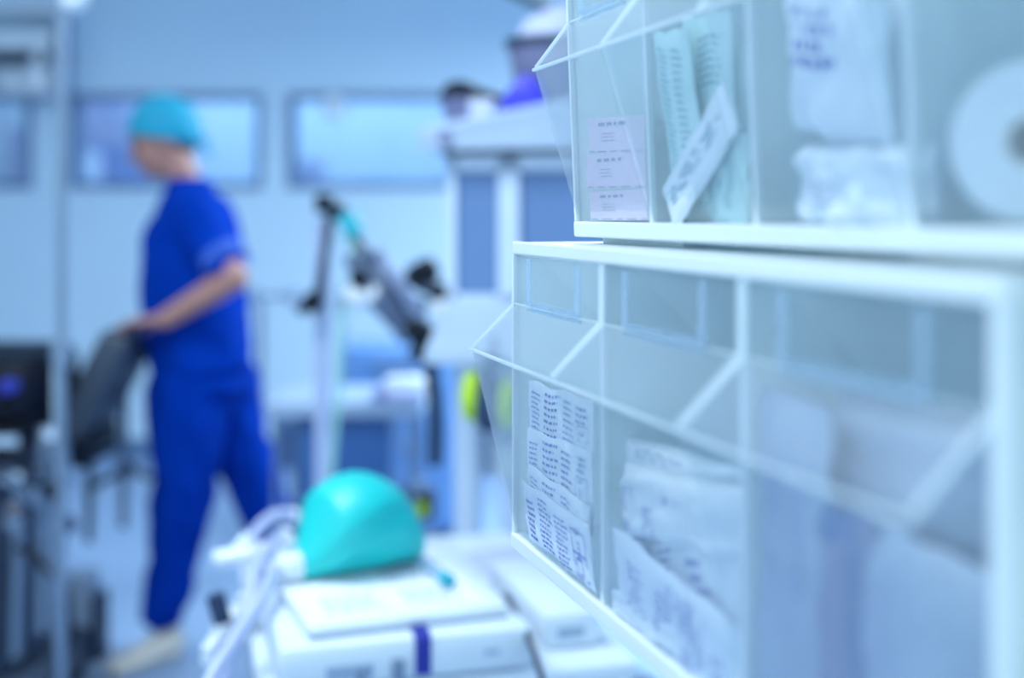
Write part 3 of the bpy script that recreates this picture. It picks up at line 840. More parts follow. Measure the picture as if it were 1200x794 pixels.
t = thing('blue_pouch', onto(0.165, 0.00), 'bright blue pouch leaning on the grey tub', 'pouch', rz=ar)
mb = MB(); mb.loft([[(x * s + dx, y * s2 * 0.6, z) for x, y in ((-0.045, -0.02), (0, -0.03), (0.045, -0.02), (0.05, 0.02), (0, 0.028), (-0.05, 0.02))] for z, s, s2, dx in ((0, 1, 1, 0), (0.03, 0.95, 1, 0.004), (0.06, 0.55, 0.7, 0.008), (0.078, 0.2, 0.35, 0.012))])
mb.build('pouch_body', 'royal_blue', t, smooth=True)
MB().bx(-0.002, 0.025, -0.006, 0.006, 0.074, 0.084, 0.002).build('tie', 'navy_plastic', t)
t = thing('small_box', onto(0.085, -0.02), 'small white box between the bowl and the blue pouch', 'box', rz=ar)
MB().bx(-0.026, 0.026, -0.02, 0.02, 0, 0.032, 0.003).build('carton', 'lilac_sheet', t)
MB().bx(-0.027, 0.027, -0.021, 0.021, 0.032, 0.037, 0.002).build('lid', 'white_enamel', t)
# lime and black device hung at the machine front
t = thing('handheld_device', W(560, 472, 2.5), 'lime and black handheld device hanging at the machine front', 'device', rz=ar)
mb = MB(); mb.ball((0.022, 0.0, 0.0), (0.034, 0.03, 0.058), 20); mb.build('body', 'navy_plastic', t, smooth=True)
MB().ball((-0.012, 0.002, 0.012), (0.022, 0.034, 0.05), 20).build('bumper', 'lime', t, smooth=True)
MB().ball((0.058, 0.004, -0.002), (0.02, 0.032, 0.05), 20).build('bumper', 'lime', t, smooth=True)
MB().tube([(0.022, 0, 0.05), (0.025, 0.02, 0.1), (0.022, 0.045, 0.125)], 0.006, 8).build('hanger', 'navy_plastic', t, smooth=True)

# ------------------------------------------------------------------ mid-room stands and hoses
def stand(name, label, x, y, top, m, r=0.014, legs=5, lr=0.28, cat='stand'):
    t = thing(name, (x, y, 0), label, cat)
    MB().tube([(0, 0, 0.1), (0, 0, top)], r, 14).build('pole', m, t, smooth=True)
    MB().lathe([(0.035, 0.09), (0.04, 0.1), (0.04, 0.15), (0.02, 0.17)], 20).build('hub', 'dull_steel', t, smooth=True)
    for k in range(legs):
        a = 2 * math.pi * k / legs + 0.3
        e = (lr * math.cos(a), lr * math.sin(a), 0.07)
        MB().bar((0.03 * math.cos(a), 0.03 * math.sin(a), 0.12), e, 0.022, 0.02).build('leg', 'dull_steel', t)
        MB().lathe([(0.012, 0.0), (0.03, 0.004), (0.032, 0.03), (0.03, 0.056), (0.012, 0.06)], 14, (e[0], e[1] + 0.03, 0.033), (R(90), 0, 0)).build('castor', 'black_rubber', t, smooth=True)
    return t
# arm stand with black joints
SY = 3.15
arm = stand('arm_stand', 'pale mast on castors carrying black jointed arms and hoses', W(378, 0, SY).x, SY, W(0, 258, SY).z, 'hose_pale', r=0.019)
def rel(t, p): return tuple(Vector(p) - t.location)
J = lambda px, py, Y=SY: rel(arm, W(px, py, Y))
MB().tube([J(388, 244, SY - .06), J(382, 290, SY - .06), J(374, 340, SY - .06), J(366, 364, SY - .06)], 0.012, 12).build('lower_rod', 'dark_steel', arm, smooth=True)
MB().ball(J(366, 354, SY - .06), (0.027, 0.027, 0.027)).build('weight', 'black_rubber', arm, smooth=True)
MB().bar(J(350, 366, SY - .06), J(376, 340, SY - .06), 0.028, 0.026, 0.006).build('clamp', 'black_rubber', arm)
MB().bx(J(374, 0)[0], J(391, 0)[0], -0.075, 0.02, J(0, 250)[2], J(0, 228)[2], 0.006).build('joint', 'black_rubber', arm)
MB().bx(J(386, 0)[0], J(406, 0)[0], -0.07, 0.02, J(0, 258)[2], J(0, 238)[2], 0.006).build('joint', 'black_rubber', arm)
MB().tube([J(398, 250), J(430, 300), J(465, 345), J(490, 395)], 0.013, 12).build('diagonal_arm', 'dark_steel', arm, smooth=True)
MB().bar(J(404, 250, SY - .08), J(419, 276, SY - .08), 0.046, 0.044, 0.006).build('connector', 'teal_plastic', arm)
MB().bar(J(417, 268), J(428, 244), 0.008, 0.008).build('tag', 'hose_green', arm)
MB().ball(J(421, 326, SY - .1), (0.024, 0.024, 0.024)).build('knuckle', 'black_rubber', arm, smooth=True)
MB().lathe([(0.0, -0.04), (0.018, -0.04), (0.026, -0.034), (0.026, 0.034), (0.018, 0.04)], 18, J(425, 346, SY - .08), (0, R(90), 0)).build('knob', 'white_enamel', arm, smooth=True)
MB().ball(J(488, 388, SY - .08), (0.036, 0.03, 0.03)).build('knuckle', 'black_rubber', arm, smooth=True)
MB().bx(J(464, 0)[0], J(475, 0)[0], -0.02, 0.02, J(0, 396)[2], J(0, 382)[2], 0.004).build('joint', 'black_rubber', arm)
MB().bar(J(507, 382, SY - .08), J(486, 420, SY - .08), 0.045, 0.045, 0.008).build('joint', 'black_rubber', arm)
MB().tube([J(500, 398, SY - .08), J(506, 440, SY - .08), J(511, 490, SY - .08), J(510, 545, SY - .08)], 0.016, 12).build('drop_arm', 'black_rubber', arm, smooth=True)
MB().bar(J(488, 388, SY - .05), J(498, 350, SY - .01), 0.018, 0.018, 0.004).build('link', 'dark_steel', arm)
# camera head
t = thing('camera_head', W(496, 345, SY), 'black camera head on the jointed arm beside the machine', 'camera')
MB().box((0.0, 0, 0.055), (0.075, 0.06, 0.06), (0, R(-28), 0), 0.014).build('body', 'black_rubber', t, smooth=True)
MB().bar((-0.045, 0, 0.052), (0.052, 0, 0.0), 0.05, 0.045, 0.01).build('mount', 'slate_pad', t)
MB().bx(0.03, 0.058, -0.03, 0.03, -0.01, 0.03, 0.008).build('lens', 'black_rubber', t)
MB().lathe([(0.02, 0), (0.03, 0.006), (0.03, 0.05), (0.02, 0.056)], 16, (0.03, 0, -0.045), (0, R(60), 0)).build('grip', 'white_enamel', t, smooth=True)
# hose bundle along the diagonal arm
for k, (a, b, mm, lab) in enumerate((((424, 292), (492, 392), 'hose_grey', 'grey corrugated hose, lower of the bundle on the jointed arm'),
                                     ((440, 296), (500, 388), 'hose_mid', 'paler corrugated hose, upper of the bundle on the jointed arm'),
                                     ((410, 300), (480, 398), 'hose_grey', 'grey corrugated hose nearest the white mast'))):
    m_ = ((a[0] + b[0]) / 2 + (-6, 6, -8)[k], (a[1] + b[1]) / 2 + 2)
    corrugated([W(*a, SY - 0.03 - 0.02 * k), W(*m_, SY - 0.05 - 0.02 * k), W(*b, SY - 0.04 - 0.02 * k)], 0.017, mm, 'arm_hose', lab, cuff='hose_grey')
corrugated([W(404, 275, SY - .05), W(418, 300, SY - .06), W(414, 330, SY - .05), W(400, 380, SY - .04), W(396, 460, SY - .04), W(388, 560, SY - .03), W(380, 640, SY)], 0.008, 'hose_green', 'gas_line', 'thin pale green line hanging beside the white mast', cuff='hose_green')
# side table with tray behind the bag
TY = 3.62
tt = thing('instrument_table', (W(400, 0, TY).x, TY, 0), 'pale grey instrument table between the stand and the machine', 'table')
tz = W(0, 462, TY).z
MB().bx(-0.19, 0.24, -0.16, 0.22, tz - 0.04, tz, 0.006).build('tray', 'machine_grey', tt)
MB().bx(-0.09, -0.03, -0.03, 0.03, 0.1, tz - 0.04, 0.006).build('column', 'machine_white', tt)
MB().bx(-0.17, 0.22, -0.14, 0.2, tz - 0.36, tz - 0.33, 0.004).build('shelf', 'frame_blue', tt)
MB().bx(-0.2, 0.2, -0.15, 0.2, 0.05, 0.1, 0.01).build('base', 'dull_steel', tt)
for x in (-0.16, 0.21):
    for y in (-0.13, 0.19):
        MB().tube([(x, y, 0.1), (x, y, tz - 0.04)], 0.009, 8).build('leg', 'dull_steel', tt, smooth=True)
        MB().tube([(x - 0.012, y, 0.03), (x + 0.012, y, 0.03)], 0.03, 14).build('castor', 'black_rubber', tt, smooth=True)
MB().bx(-0.10, 0.15, -0.12, 0.18, tz - 0.33, tz - 0.045, 0.004).build('drawer_unit', 'frame_deep', tt)
# blue drawer trolley further back
t = thing('drawer_trolley', (W(462, 0, 5.0).x, 5.2, 0), 'blue drawer trolley standing behind the instrument table', 'trolley')
th_ = W(0, 408, 5.0).z
MB().bx(-0.22, 0.24, -0.2, 0.2, 0.09, th_, 0.01).build('body', 'trolley_blue', t)
for k in range(4):
    za = 0.12 + (th_ - 0.15) * k / 4
    dr = MB().bx(-0.2, 0.22, -0.212, -0.2, za + 0.006, za + (th_ - 0.15) / 4, 0.003).build('drawer', 'trolley_blue', t)
    MB().bx(-0.08, 0.1, -0.23, -0.212, za + (th_ - 0.15) / 4 - 0.04, za + (th_ - 0.15) / 4 - 0.025, 0.003).build('handle', 'dull_steel', dr)
for x in (-0.18, 0.2):
    for y in (-0.15, 0.15):
        MB().tube([(x - 0.015, y, 0.045), (x + 0.015, y, 0.045)], 0.045, 14).build('castor', 'black_rubber', t, smooth=True)
# soft white bag on the table
t = thing('drainage_bag', (W(468, 0, 3.52).x, 3.52, tz), 'white bag with a lilac side panel on the instrument table', 'bag')
mb = MB(); zz = W(0, 440, 3.52).z - tz
mb.bx(-0.05, 0.085, -0.05, 0.05, 0, zz, 0.03); o = mb.build('pouch', 'film_white', t, smooth=True)
MB().bx(-0.068, -0.03, -0.055, 0.04, 0.0, zz * 0.55, 0.012).build('panel', 'lilac', t, smooth=True)
MB().bx(-0.03, 0.07, -0.07, -0.045, 0.0, zz * 0.5, 0.012).build('pocket', 'lilac_sheet', t, smooth=True)
# teal bottle on the shelf below
t = thing('teal_funnel', (W(424, 0, 3.5).x, 3.52, tz - 0.33), 'small teal funnel-shaped bottle standing under the table top', 'bottle')
MB().lathe([(0.036, 0), (0.04, 0.004), (0.036, 0.03), (0.02, 0.06), (0.014, 0.09), (0.016, 0.1)], 22).build('vessel', 'teal_plastic', t, smooth=True)
MB().lathe([(0.017, 0.1), (0.018, 0.104), (0.018, 0.118), (0.014, 0.12)], 18).build('cap', 'white_enamel', t, smooth=True)
t = thing('foot_pump', (W(487, 0, 3.5).x, 3.56, tz - 0.33), 'dark pump with a green band under the instrument table', 'pump')
MB().bx(-0.05, 0.05, -0.05, 0.05, 0, 0.07, 0.012).build('body', 'black_rubber', t, smooth=True)
MB().bx(-0.03, 0.03, -0.053, -0.045, 0.012, 0.05, 0.004).build('band', 'lime', t)
MB().tube([(0.0, 0, 0.06), (0.01, 0, 0.1)], 0.014, 12).build('nozzle', 'machine_grey', t, smooth=True)
# rail stand at the rear left of it
RY = 4.6
t = thing('drip_rail', (W(322, 0, RY).x, RY, 0), 'slim steel rail stand behind the person with two small clamps', 'stand')
rz_ = W(0, 347, RY).z
for x in (-0.05, 0.24):
    MB().tube([(x, 0, 0.03), (x, 0, rz_ + 0.02)], 0.012, 10).build('post', 'dull_steel', t, smooth=True)
    MB().bx(x - 0.02, x + 0.02, -0.2, 0.2, 0, 0.035, 0.004).build('foot', 'dull_steel', t)
MB().tube([(-0.12, 0, rz_), (0.3, 0, rz_)], 0.01, 10).build('rail', 'steel', t, smooth=True)
for x in (-0.06, 0.07):
    MB().bx(x - 0.02, x + 0.02, -0.03, 0.02, rz_ - 0.03, rz_ + 0.03, 0.005).build('clamp', 'machine_grey', t)
MB().bx(-0.05, 0.24, -0.01, 0.01, 0.62, 0.66).build('crossbar', 'dull_steel', t)
MB().bx(0.0, 0.09, -0.06, 0.03, 0.42, 0.6, 0.015).build('canister', 'frame_blue', t)
# small pale fixture in front of the rear window
t = thing('wall_lamp', (W(394, 0, YW).x, YW - 0.02, W(0, 128, YW).z), 'small pale rounded lamp on the rear window frame', 'lamp')
MB().lathe([(0.03, 0), (0.05, 0.01), (0.05, 0.02)], 20, (0, 0, 0.02), (R(90), 0, 0)).build('mount', 'machine_grey', t, smooth=True)
MB().ball((0, -0.07, 0.0), (0.06, 0.055, 0.07)).build('shade', 'white_enamel', t, smooth=True)
# notices inside the rear windows
for (x0, x1, ya, yb, m_, lab) in ((92, 150, 118, 186, 'cabinet_mauve', 'mauve cabinet in the next room behind the left window pane'),
                                  (106, 168, 170, 214, 'screen_soft', 'blue box low behind the window left of the person'),
                                  (346, 374, 188, 218, 'cabinet_mauve', 'small mauve cabinet low behind the right window'),
                                  (80, 100, 176, 206, 'white_enamel', 'small white box low behind the window next to the drip pole'),
                                  (10, 30, 150, 205, 'cabinet_mauve', 'narrow mauve cabinet behind the window at the left edge')):
    Yb = {92: 8.4, 106: 7.9, 346: 8.3, 80: 7.5, 10: 8.3}[x0]
    a, b = W(x0, yb, Yb), W(x1, ya, Yb)
    t = thing('storage_cabinet', ((a.x + b.x) / 2, Yb + 0.15, 0), lab, 'cabinet')
    hw = (b.x - a.x) / 2
    MB().bx(-hw, hw, -0.15, 0.15, 0.0, b.z).build('carcass', m_, t)
    dd = MB().bx(-hw + 0.01, hw - 0.01, -0.165, -0.15, 0.05, b.z - 0.02).build('door', m_, t)
    MB().bx(hw * 0.6, hw * 0.7, -0.185, -0.165, b.z * 0.6, b.z * 0.7).build('handle', 'dull_steel', dd)

# ------------------------------------------------------------------ drip pole and shelf at the left
PY = 3.0
x = W(72, 0, PY).x
pole = stand('drip_pole', 'thin steel drip pole on castors in front of the operating table', x, PY, 2.15, 'dull_steel', r=0.012, cat='pole')
MB().tube([(-0.12, 0, 2.11), (-0.11, 0, 2.075), (-0.09, 0, 2.06), (0, 0, 2.075), (0.03, 0, 2.06), (0.05, 0, 2.075), (0.06, 0, 2.11)], 0.005, 8).build('hook', 'steel', pole, smooth=True)
MB().lathe([(0.022, -0.03), (0.024, 0), (0.022, 0.03)], 14, (0, 0, 1.0)).build('collar', 'dull_steel', pole, smooth=True)
t = thing('infusion_bottle', (W(86, 0, PY).x, PY, W(0, 15, PY).z), 'white infusion bottle hanging from the drip pole hook', 'bottle')
MB().lathe([(0.012, 0.0), (0.018, 0.004), (0.03, 0.02), (0.034, 0.03), (0.034, 0.18), (0.026, 0.2)], 20).build('bottle_body', 'bottle_white', t, smooth=True)
MB().tube([(0, 0, 0.2), (0.005, 0, 0.24), (0.02, 0, 0.262)], 0.003, 6).build('hanger', 'steel', t, smooth=True)

HY = 6.75
sh = thing('wall_shelf', (W(-60, 0, HY).x, YW, 1.4), 'pale two-tier wall shelf in the top left corner', 'shelf')
sx = W(-60, 0, HY).x
e = W(66, 0, HY).x - sx
zs = [W(0, 108, HY).z - 1.4, W(0, 8, HY).z - 1.4]
MB().bx(-0.6, e, -0.25, -0.0, zs[0] - 0.02, zs[0]).build('board', 'machine_grey', sh)
MB().bx(-0.6, e, -0.25, -0.0, zs[1] - 0.02, zs[1] + 0.03).build('board', 'white_enamel', sh)
MB().bx(-0.6, e, -0.25, -0.22, W(0, 56, HY).z - 1.4, W(0, 38, HY).z - 1.4).build('rail', 'white_enamel', sh)
MB().bx(-0.6, e, -0.03, -0.0, W(0, 70, HY).z - 1.4, W(0, 54, HY).z - 1.4).build('back_strip', 'navy_plastic', sh)
for xx in (-0.5, e - 0.02):
    MB().bx(xx, xx + 0.02, -0.25, -0.0, zs[0], zs[1] - 0.02).build('upright', 'machine_grey', sh)
for px, w_, h_, lab in ((6, 0.075, 0.15, 'white bottle at the left edge of the lower wall shelf'),
                        (38, 0.085, 0.27, 'tall white pump bottle in the middle of the lower wall shelf'),
                        (55, 0.055, 0.14, 'small white bottle at the right end of the lower wall shelf')):
    t = thing('bottle', (W(px, 0, HY).x, HY + 0.11, 1.4 + zs[0]), lab, 'bottle', group='bottles on the wall shelf')
    k = w_ * 1.0
    MB().lathe([(k * 0.9, 0), (k, 0.01), (k, h_ * 0.5), (k * 0.5, h_ * 0.66), (k * 0.4, h_ * 0.7)], 20).build('body', 'white_enamel', t, smooth=True)
    MB().lathe([(k * 0.45, h_ * 0.7), (k * 0.45, h_ * 0.95), (k * 0.3, h_)], 16).build('cap', 'white_enamel', t, smooth=True)

# ceiling arm, top centre
t = thing('pendant_arm', (W(540, 0, 3.9).x, 3.9, CEIL), 'dark grey ceiling pendant arm at the top edge', 'ceiling arm')
L = lambda p: tuple(Vector(p) - t.location)
MB().lathe([(0.09, -0.05), (0.1, -0.04), (0.1, 0.0)], 24).build('mount', 'machine_grey', t, smooth=True)
p1 = W(540, -40, 3.9)
MB().tube([(0, 0, -0.04), L(p1)], 0.035, 16).build('column', 'machine_grey', t, smooth=True)
MB().bar(L(p1), L(W(668, 22, 3.9)), 0.05, 0.03, 0.008).build('arm', 'dark_steel', t)
MB().ball(L(W(672, 26, 3.9)), 0.04).build('joint', 'dark_steel', t, smooth=True)

# ------------------------------------------------------------------ operating table at the left
OY = 3.45
ot = thing('operating_table', (-1.75, OY, 0), 'dark operating table with chrome fittings at the left edge', 'operating table')
Q = lambda px, py, Y=OY: tuple(Vector(W(px, py, Y)) - Vector((-1.75, OY, 0)))
xr = Q(62, 0)[0]
MB().bx(-1.1, xr, -0.26, 0.26, Q(0, 482)[2], Q(0, 408)[2], 0.05).build('mattress', 'dark_vinyl', ot, smooth=True)
MB().bx(-1.1, Q(52, 0)[0], -0.25, 0.25, Q(0, 525)[2], Q(0, 482)[2], 0.015).build('table_plate', 'dark_vinyl', ot)
MB().bar(Q(-40, 455), Q(52, 520), 0.46, 0.05, 0.02).build('seat_pad', 'dark_vinyl', ot)
for y in (-0.29, 0.29):
    MB().bx(-1.1, xr + 0.02, y - 0.008, y + 0.008, Q(0, 500)[2], Q(0, 488)[2], 0.002).build('side_rail', 'steel', ot)
MB().bx(Q(44, 0)[0], Q(60, 0)[0], -0.275, -0.2, Q(0, 446)[2], Q(0, 430)[2], 0.01).build('strap_pad', 'navy_strap', ot)
MB().bx(-0.25, Q(28, 0)[0] + 0.02, -0.18, 0.18, 0.14, Q(0, 505)[2], 0.02).build('column', 'dark_steel', ot)
MB().bx(-0.6, Q(72, 0)[0], -0.28, 0.28, 0.03, 0.14, 0.03).build('base', 'slate_pad', ot)
for x in (-0.5, Q(60, 0)[0]):
    for y in (-0.22, 0.22):
        MB().tube([(x - 0.02, y, 0.035), (x + 0.02, y, 0.035)], 0.035, 14).build('castor', 'black_rubber', ot, smooth=True)
rr = random.Random(12)
for k, (px, pa, pb) in enumerate(((66, 420, 760), (52, 500, 740), (40, 520, 760), (22, 530, 770))):
    MB().tube([Q(px, pa, OY - 0.3 + 0.05 * k), Q(px + (2, -3, 4, -4)[k], pb, OY - 0.3 + 0.05 * k)], (0.010, 0.014, 0.010, 0.016)[k], 12).build('strut', ('steel', 'dull_steel', 'dark_steel', 'dull_steel')[k], ot, smooth=True)
for k in range(11):
    px, py = rr.uniform(14, 80), rr.uniform(505, 620)
    MB().lathe([(0.018, -0.02), (0.022, -0.012), (0.022, 0.012), (0.018, 0.02)], 14, Q(px, py, OY - 0.33), (R(90 + rr.uniform(-40, 40)), rr.uniform(-.6, .6), 0)).build('clamp_knob', ('dull_steel', 'dark_steel', 'black_rubber')[k % 3], ot, smooth=True)
MB().tube([Q(0, 560, OY - .28), Q(40, 575, OY - .3), Q(84, 560, OY - .3)], 0.012, 10).build('crank', 'dull_steel', ot, smooth=True)
MB().tube([Q(20, 640, OY - .28), Q(50, 660, OY - .29), Q(78, 690, OY - .29), Q(82, 760, OY - .29)], 0.010, 10).build('cable', 'black_rubber', ot, smooth=True)
MB().bx(Q(-10, 0)[0], Q(40, 0)[0], -0.3, -0.26, Q(0, 660)[2], Q(0, 640)[2], 0.004).build('crossbar', 'dark_steel', ot)
# raised leg plate, held by the person
lp = MB().bar(Q(96, 506, 3.72), Q(158, 386, 3.72), 0.34, 0.085, 0.018).build('leg_plate', 'slate_pad', ot)
MB().bar(Q(90, 490, 3.72), Q(146, 384, 3.72), 0.33, 0.03, 0.01).build('pad', 'dark_vinyl', lp)
MB().bx(Q(104, 0, 3.72)[0], Q(124, 0, 3.72)[0], 0.1, 0.4, Q(0, 535, 3.72)[2], Q(0, 500, 3.72)[2], 0.008).build('hinge', 'black_rubber', ot)
MB().bar(Q(104, 520, 3.72), Q(60, 480, 3.6), 0.05, 0.03, 0.006).build('hinge_arm', 'dark_steel', ot)
for px, a, b_, m_ in ((106, 515, 635, 'slate_pad'), (146, 455, 618, 'hose_grey')):
    MB().tube([Q(px, a, 3.75), Q(px - 2, b_, 3.75)], 0.012, 10).build('support_rod', m_, ot, smooth=True)
MB().tube([Q(100, 575, 3.75), Q(150, 548, 3.75), Q(178, 560, 3.75)], 0.011, 10).build('brace', 'dark_steel', ot, smooth=True)
MB().lathe([(0.02, -0.02), (0.024, 0), (0.02, 0.02)], 14, Q(148, 550, 3.73), (R(90), 0, 0)).build('clamp_knob', 'dark_steel', ot, smooth=True)
# pale pedestal next to it
t = thing('foot_pedestal', (W(96, 0, 3.75).x, 3.75, 0), 'pale blue grey pedestal on the floor beside the operating table', 'pedestal')
ph = W(0, 668, 3.75).z
MB().bx(-0.045, 0.04, -0.05, 0.05, 0.03, ph, 0.012).build('column', 'machine_grey', t)
MB().bx(0.045, 0.07, -0.06, 0.04, 0.03, ph - 0.06, 0.006).build('side_plate', 'dark_steel', t)
MB().bx(-0.1, 0.1, -0.09, 0.09, 0, 0.035, 0.01).build('base', 'machine_grey', t)

# ------------------------------------------------------------------ the person
NY = 3.84
per = thing('person', (W(215, 0, NY).x, NY, 0), 'person in blue scrubs and teal cap walking left, holding the leg plate', 'person')
PO = Vector(per.location)
N = lambda px, py, dy=0.0: W(px, py, NY) + Vector((0, dy, 0)) - PO
YAW = R(14)                                   # turned a little towards the camera
fw = Vector((-math.cos(YAW), -math.sin(YAW), 0)); lf = Vector((math.sin(YAW), -math.cos(YAW), 0))
def ring(c, hd, hw, n=28, up=Vector((0, 0, 1)), e=2.3):
    out = []
    for k in range(n):
        a = 2 * math.pi * k / n
        ca, sa = math.cos(a), math.sin(a)
        ca = math.copysign(abs(ca) ** (2 / e), ca); sa = math.copysign(abs(sa) ** (2 / e), sa)
        out.append(Vector(c) + fw * (hd * ca) + lf * (hw * sa))
    return out
def limb(mb, pts, rs, seg=14):
    """tapered limb with rounded ends and smooth joints"""
    P = [Vector(p) for p in pts]
    n = len(P); pp, rr_ = [], []
    for i in range(n - 1):
        for k in range(6):
            u = k / 6
            pp.append(P[i].lerp(P[i + 1], u)); rr_.append(rs[i] + (rs[i + 1] - rs[i]) * u)
    pp.append(P[-1]); rr_.append(rs[-1])
    mb.tube(pp, rr_, seg)
    for p, r in zip(P, rs):
        mb.ball(p, r * 0.995, seg)
    return mb
# joints
shL, shR = N(243, 249, -0.165), N(234, 247, 0.165)
elL = N(298, 320, -0.27); wrL = N(219, 366, -0.24)
elR = N(250, 330, 0.27); wrR = N(182, 376, 0.2)
hipL, hipR = N(226, 445, -0.085), N(252, 445, 0.085)
knL, anL = N(226, 560, -0.08), N(196, 715, -0.07)
knR, anR = N(281, 545, 0.08), N(334, 672, 0.08)
neck, head = N(216, 214), N(190, 164)
body = MB()
body.loft([ring(N(238, 462), 0.07, 0.1), ring(N(238, 430), 0.105, 0.16), ring(N(234, 380), 0.10, 0.14), ring(N(228, 330), 0.105, 0.145),
           ring(N(224, 280), 0.11, 0.165), ring(N(224, 250), 0.085, 0.14), ring(N(222, 232), 0.055, 0.09), ring(N(218, 214), 0.042, 0.05)])
limb(body, [N(222, 230), N(212, 202), N(202, 182)], [0.05, 0.052, 0.055])
limb(body, [shL, elL, wrL], [0.046, 0.042, 0.029]); limb(body, [shR, elR, wrR], [0.046, 0.042, 0.029])
limb(body, [hipL, knL, anL], [0.085, 0.058, 0.04]); limb(body, [hipR, knR, anR], [0.085, 0.058, 0.04])
# head: skull, jaw, nose, brow, ear, facing left and tilted down
HM = Matrix.Translation(head) @ Matrix.Rotation(YAW, 4, 'Z') @ Matrix.Rotation(R(-16), 4, 'Y')
old = body.m; body.m = HM
body.ball((0.012, 0, 0.02), (0.092, 0.074, 0.092), 24)
body.ball((-0.028, 0, -0.035), (0.058, 0.057, 0.075), 22)
body.ball((-0.05, 0, -0.088), (0.026, 0.03, 0.022), 14)
body.ball((-0.072, 0, 0.018), (0.016, 0.045, 0.014), 14)
body.ball((-0.094, 0, -0.03), (0.016, 0.014, 0.014), 12)
body.tube([(-0.08, 0, 0.008), (-0.096, 0, -0.026)], [0.008, 0.012], 10)
body.ball((-0.079, 0, -0.062), (0.01, 0.024, 0.009), 12)
for s in (-1, 1):
    body.ball((0.012, s * 0.074, -0.012), (0.02, 0.008, 0.032), 14)
    body.ball((-0.06, s * 0.04, -0.025), (0.02, 0.018, 0.016), 12)
body.m = old
# hands closed over the upper edge of the leg plate
def hand(wr, tip, side):
    d = (tip - wr).normalized()
    dn = Vector((0, 0, -1)); acr = d.cross(dn).normalized() * side
    palm = wr + d * 0.05
    body.loft([[wr + d * 0.0 + acr * (0.024 * math.cos(a)) + dn * (0.018 * math.sin(a)) for a in [2 * math.pi * k / 12 for k in range(12)]],
               [palm + acr * (0.042 * math.cos(a)) + dn * (0.016 * math.sin(a)) for a in [2 * math.pi * k / 12 for k in range(12)]],
               [wr + d * 0.09 + acr * (0.042 * math.cos(a)) + dn * (0.014 * math.sin(a)) for a in [2 * math.pi * k / 12 for k in range(12)]]])
    for i, ln in enumerate((0.036, 0.042, 0.04, 0.031)):
        b0 = wr + d * 0.085 + acr * (-0.031 + 0.0207 * i)
        k1 = b0 + d * ln + dn * 0.006
        k2 = k1 + d * 0.012 + dn * ln * 0.62
        k3 = k2 - d * 0.006 + dn * ln * 0.5
        limb(body, [b0, k1, k2, k3], [0.0095, 0.009, 0.0082, 0.0072], 8)
    b0 = wr + d * 0.03 + acr * -0.03
    limb(body, [b0, b0 + d * 0.026 - acr * 0.024 + dn * 0.014, b0 + d * 0.052 - acr * 0.022 + dn * 0.034], [0.012, 0.0105, 0.0085], 8)
hand(wrL, N(166, 371, -0.215), 1)
hand(wrR, N(136, 382, 0.15), -1)
bo = remesh(body, 'body', 'skin', per, 0.0065, passes=4)
bo['label'] = 'bare forearms, hands, neck and face'
# eyes, lips, hair
for s in (-1, 1):
    e_ = MB(); e_.m = HM; e_.ball((-0.081, s * 0.028, -0.006), (0.008, 0.012, 0.006), 12); e_.build('eye', 'eye', per, smooth=True)
    e_ = MB(); e_.m = HM; e_.tube([(-0.088, s * 0.014, 0.018), (-0.089, s * 0.03, 0.022), (-0.078, s * 0.046, 0.018)], [0.003, 0.004, 0.002], 8); e_.build('eyebrow', 'hair', per, smooth=True)
e_ = MB(); e_.m = HM; e_.ball((-0.088, 0, -0.062), (0.004, 0.018, 0.005), 12); e_.build('mouth', 'lip', per, smooth=True)
h_ = MB(); h_.m = HM; h_.ball((0.05, 0, -0.02), (0.055, 0.062, 0.05), 18); h_.build('hair', 'hair', per, smooth=True)
# cap
cp = MB(); cp.m = HM; vs, fs = [], []
n_, k_ = 14, 36
for i in range(n_ + 1):
    t_ = math.pi * 0.60 * i / n_
    for k in range(k_):
        a = 2 * math.pi * k / k_
        tt_ = t_ * (1 + 0.24 * math.cos(a)) if i else 0
        rr2 = 1 + 0.03 * noise.noise(Vector((math.cos(a) * 2, math.sin(a) * 2, i * 0.4)))
        vs.append((0.016 + 0.104 * rr2 * math.sin(tt_) * math.cos(a), 0.086 * rr2 * math.sin(tt_) * math.sin(a), 0.026 + 0.106 * rr2 * math.cos(tt_)))
for i in range(n_):
    for k in range(k_):
        fs.append((i * k_ + k, (i + 1) * k_ + k, (i + 1) * k_ + (k + 1) % k_, i * k_ + (k + 1) % k_))
cp.add(vs, fs)
cap = cp.build('cap', 'scrub_cap', per, smooth=True)
md = cap.modifiers.new('thick', 'SOLIDIFY'); md.thickness = 0.004; md.offset = 1
cap['label'] = 'teal surgical cap'
kn = MB(); kn.m = HM; kn.ball((0.115, 0, -0.03), (0.016, 0.02, 0.012), 12)
kn.bar((0.112, 0, -0.036), (0.125, 0.02, -0.08), 0.014, 0.005); kn.bar((0.112, 0, -0.036), (0.13, -0.018, -0.075), 0.014, 0.005)
kn.build('tie', 'scrub_cap', cap, smooth=True)
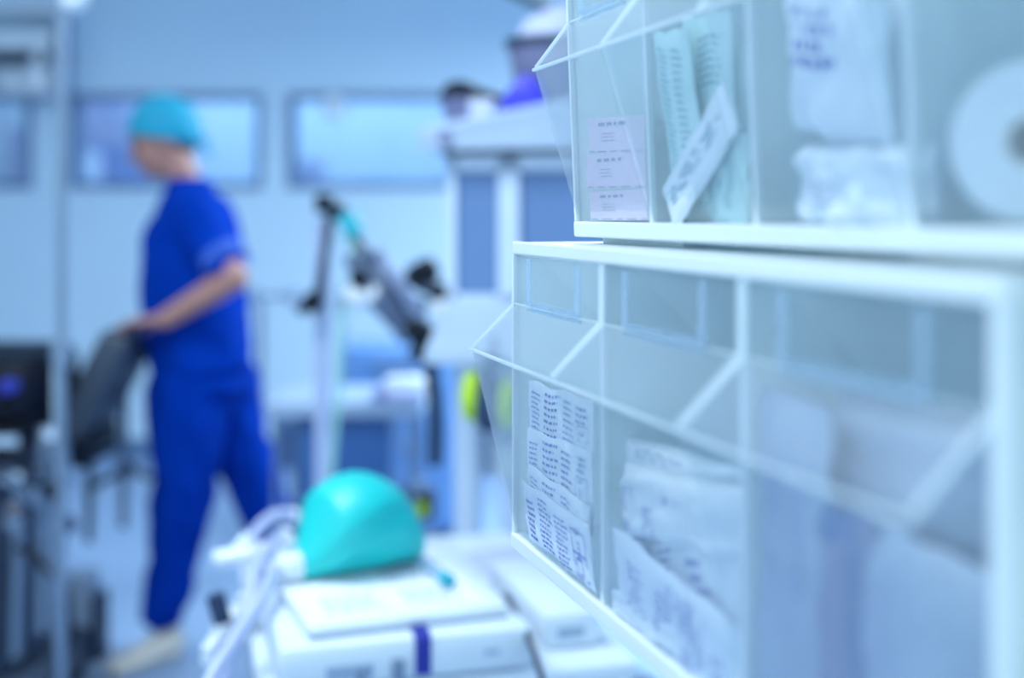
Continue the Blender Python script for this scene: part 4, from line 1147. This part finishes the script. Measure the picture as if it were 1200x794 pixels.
# scrub top
tp = MB()
tp.loft([ring(N(236, 432), 0.150, 0.195), ring(N(232, 400), 0.158, 0.19), ring(N(227, 350), 0.156, 0.185), ring(N(223, 310), 0.150, 0.185), ring(N(221, 270), 0.134, 0.195),
         ring(N(225, 248), 0.108, 0.188), ring(N(226, 232), 0.086, 0.15), ring(N(224, 220), 0.066, 0.1), ring(N(219, 207), 0.056, 0.068)])
for s_, e2, k in ((shL, elL, 0.74), (shR, elR, 0.74)):
    limb(tp, [s_ + Vector((0, 0, -0.005)), s_.lerp(e2, k)], [0.066, 0.062], 18)
top = remesh(tp, 'scrub_top', 'scrub_blue', per, 0.009, wrinkle=0.012, wscale=9, passes=6)
for s_, e2 in ((shL, elL), (shR, elR)):
    a, b = s_.lerp(e2, 0.66), s_.lerp(e2, 0.80)
    MB().tube([a, b], [0.0665, 0.069], 22).build('sleeve_hem', 'scrub_hem', top, smooth=True)
# trousers
tr = MB()
tr.loft([ring(N(238, 478), 0.09, 0.13), ring(N(239, 450), 0.135, 0.185), ring(N(238, 420), 0.13, 0.18)])
limb(tr, [hipL + Vector((0, 0, -0.01)), knL, N(201, 708, -0.07)], [0.118, 0.096, 0.062], 18)
limb(tr, [hipR + Vector((0, 0, -0.01)), knR, N(320, 640, 0.08)], [0.112, 0.092, 0.064], 18)
tro = remesh(tr, 'trousers', 'scrub_blue', per, 0.009, wrinkle=0.016, wscale=7, passes=6)
# shoes
def shoe(an, toe_dir, pitch, name='shoe'):
    m_ = MB(); m_.m = Matrix.Translation(an) @ Matrix.Rotation(math.atan2(toe_dir.y, toe_dir.x), 4, 'Z') @ Matrix.Rotation(pitch, 4, 'Y') @ Matrix.Diagonal((0.88, 1, 1, 1))
    rings = []
    for x_, hw_, z0_, z1_ in ((-0.075, 0.02, -0.095, -0.02), (-0.06, 0.036, -0.105, 0.0), (-0.01, 0.04, -0.105, 0.0), (0.05, 0.043, -0.105, -0.03), (0.11, 0.047, -0.105, -0.05), (0.16, 0.042, -0.103, -0.062), (0.185, 0.022, -0.098, -0.075)):
        c_, h2 = (z0_ + z1_) / 2, (z1_ - z0_) / 2
        rings.append([(x_, hw_ * math.cos(2 * math.pi * k / 20), c_ + h2 * math.copysign(abs(math.sin(2 * math.pi * k / 20)) ** 0.7, math.sin(2 * math.pi * k / 20))) for k in range(20)])
    m_.loft(rings); so = m_.build(name, 'clog_white', per, smooth=True)
    s2 = MB(); s2.m = m_.m; s2.bx(-0.07, 0.17, -0.04, 0.04, -0.112, -0.1, 0.005); s2.build('sole', 'machine_grey', so)
    return so
shoe(N(196, 715, -0.07) + Vector((0, 0, 0.112 - N(196, 715)[2] + 0.0)), Vector((-0.72, -0.70, 0)), 0.0)
shoe(anR, Vector((-1, -0.1, 0)), R(42))
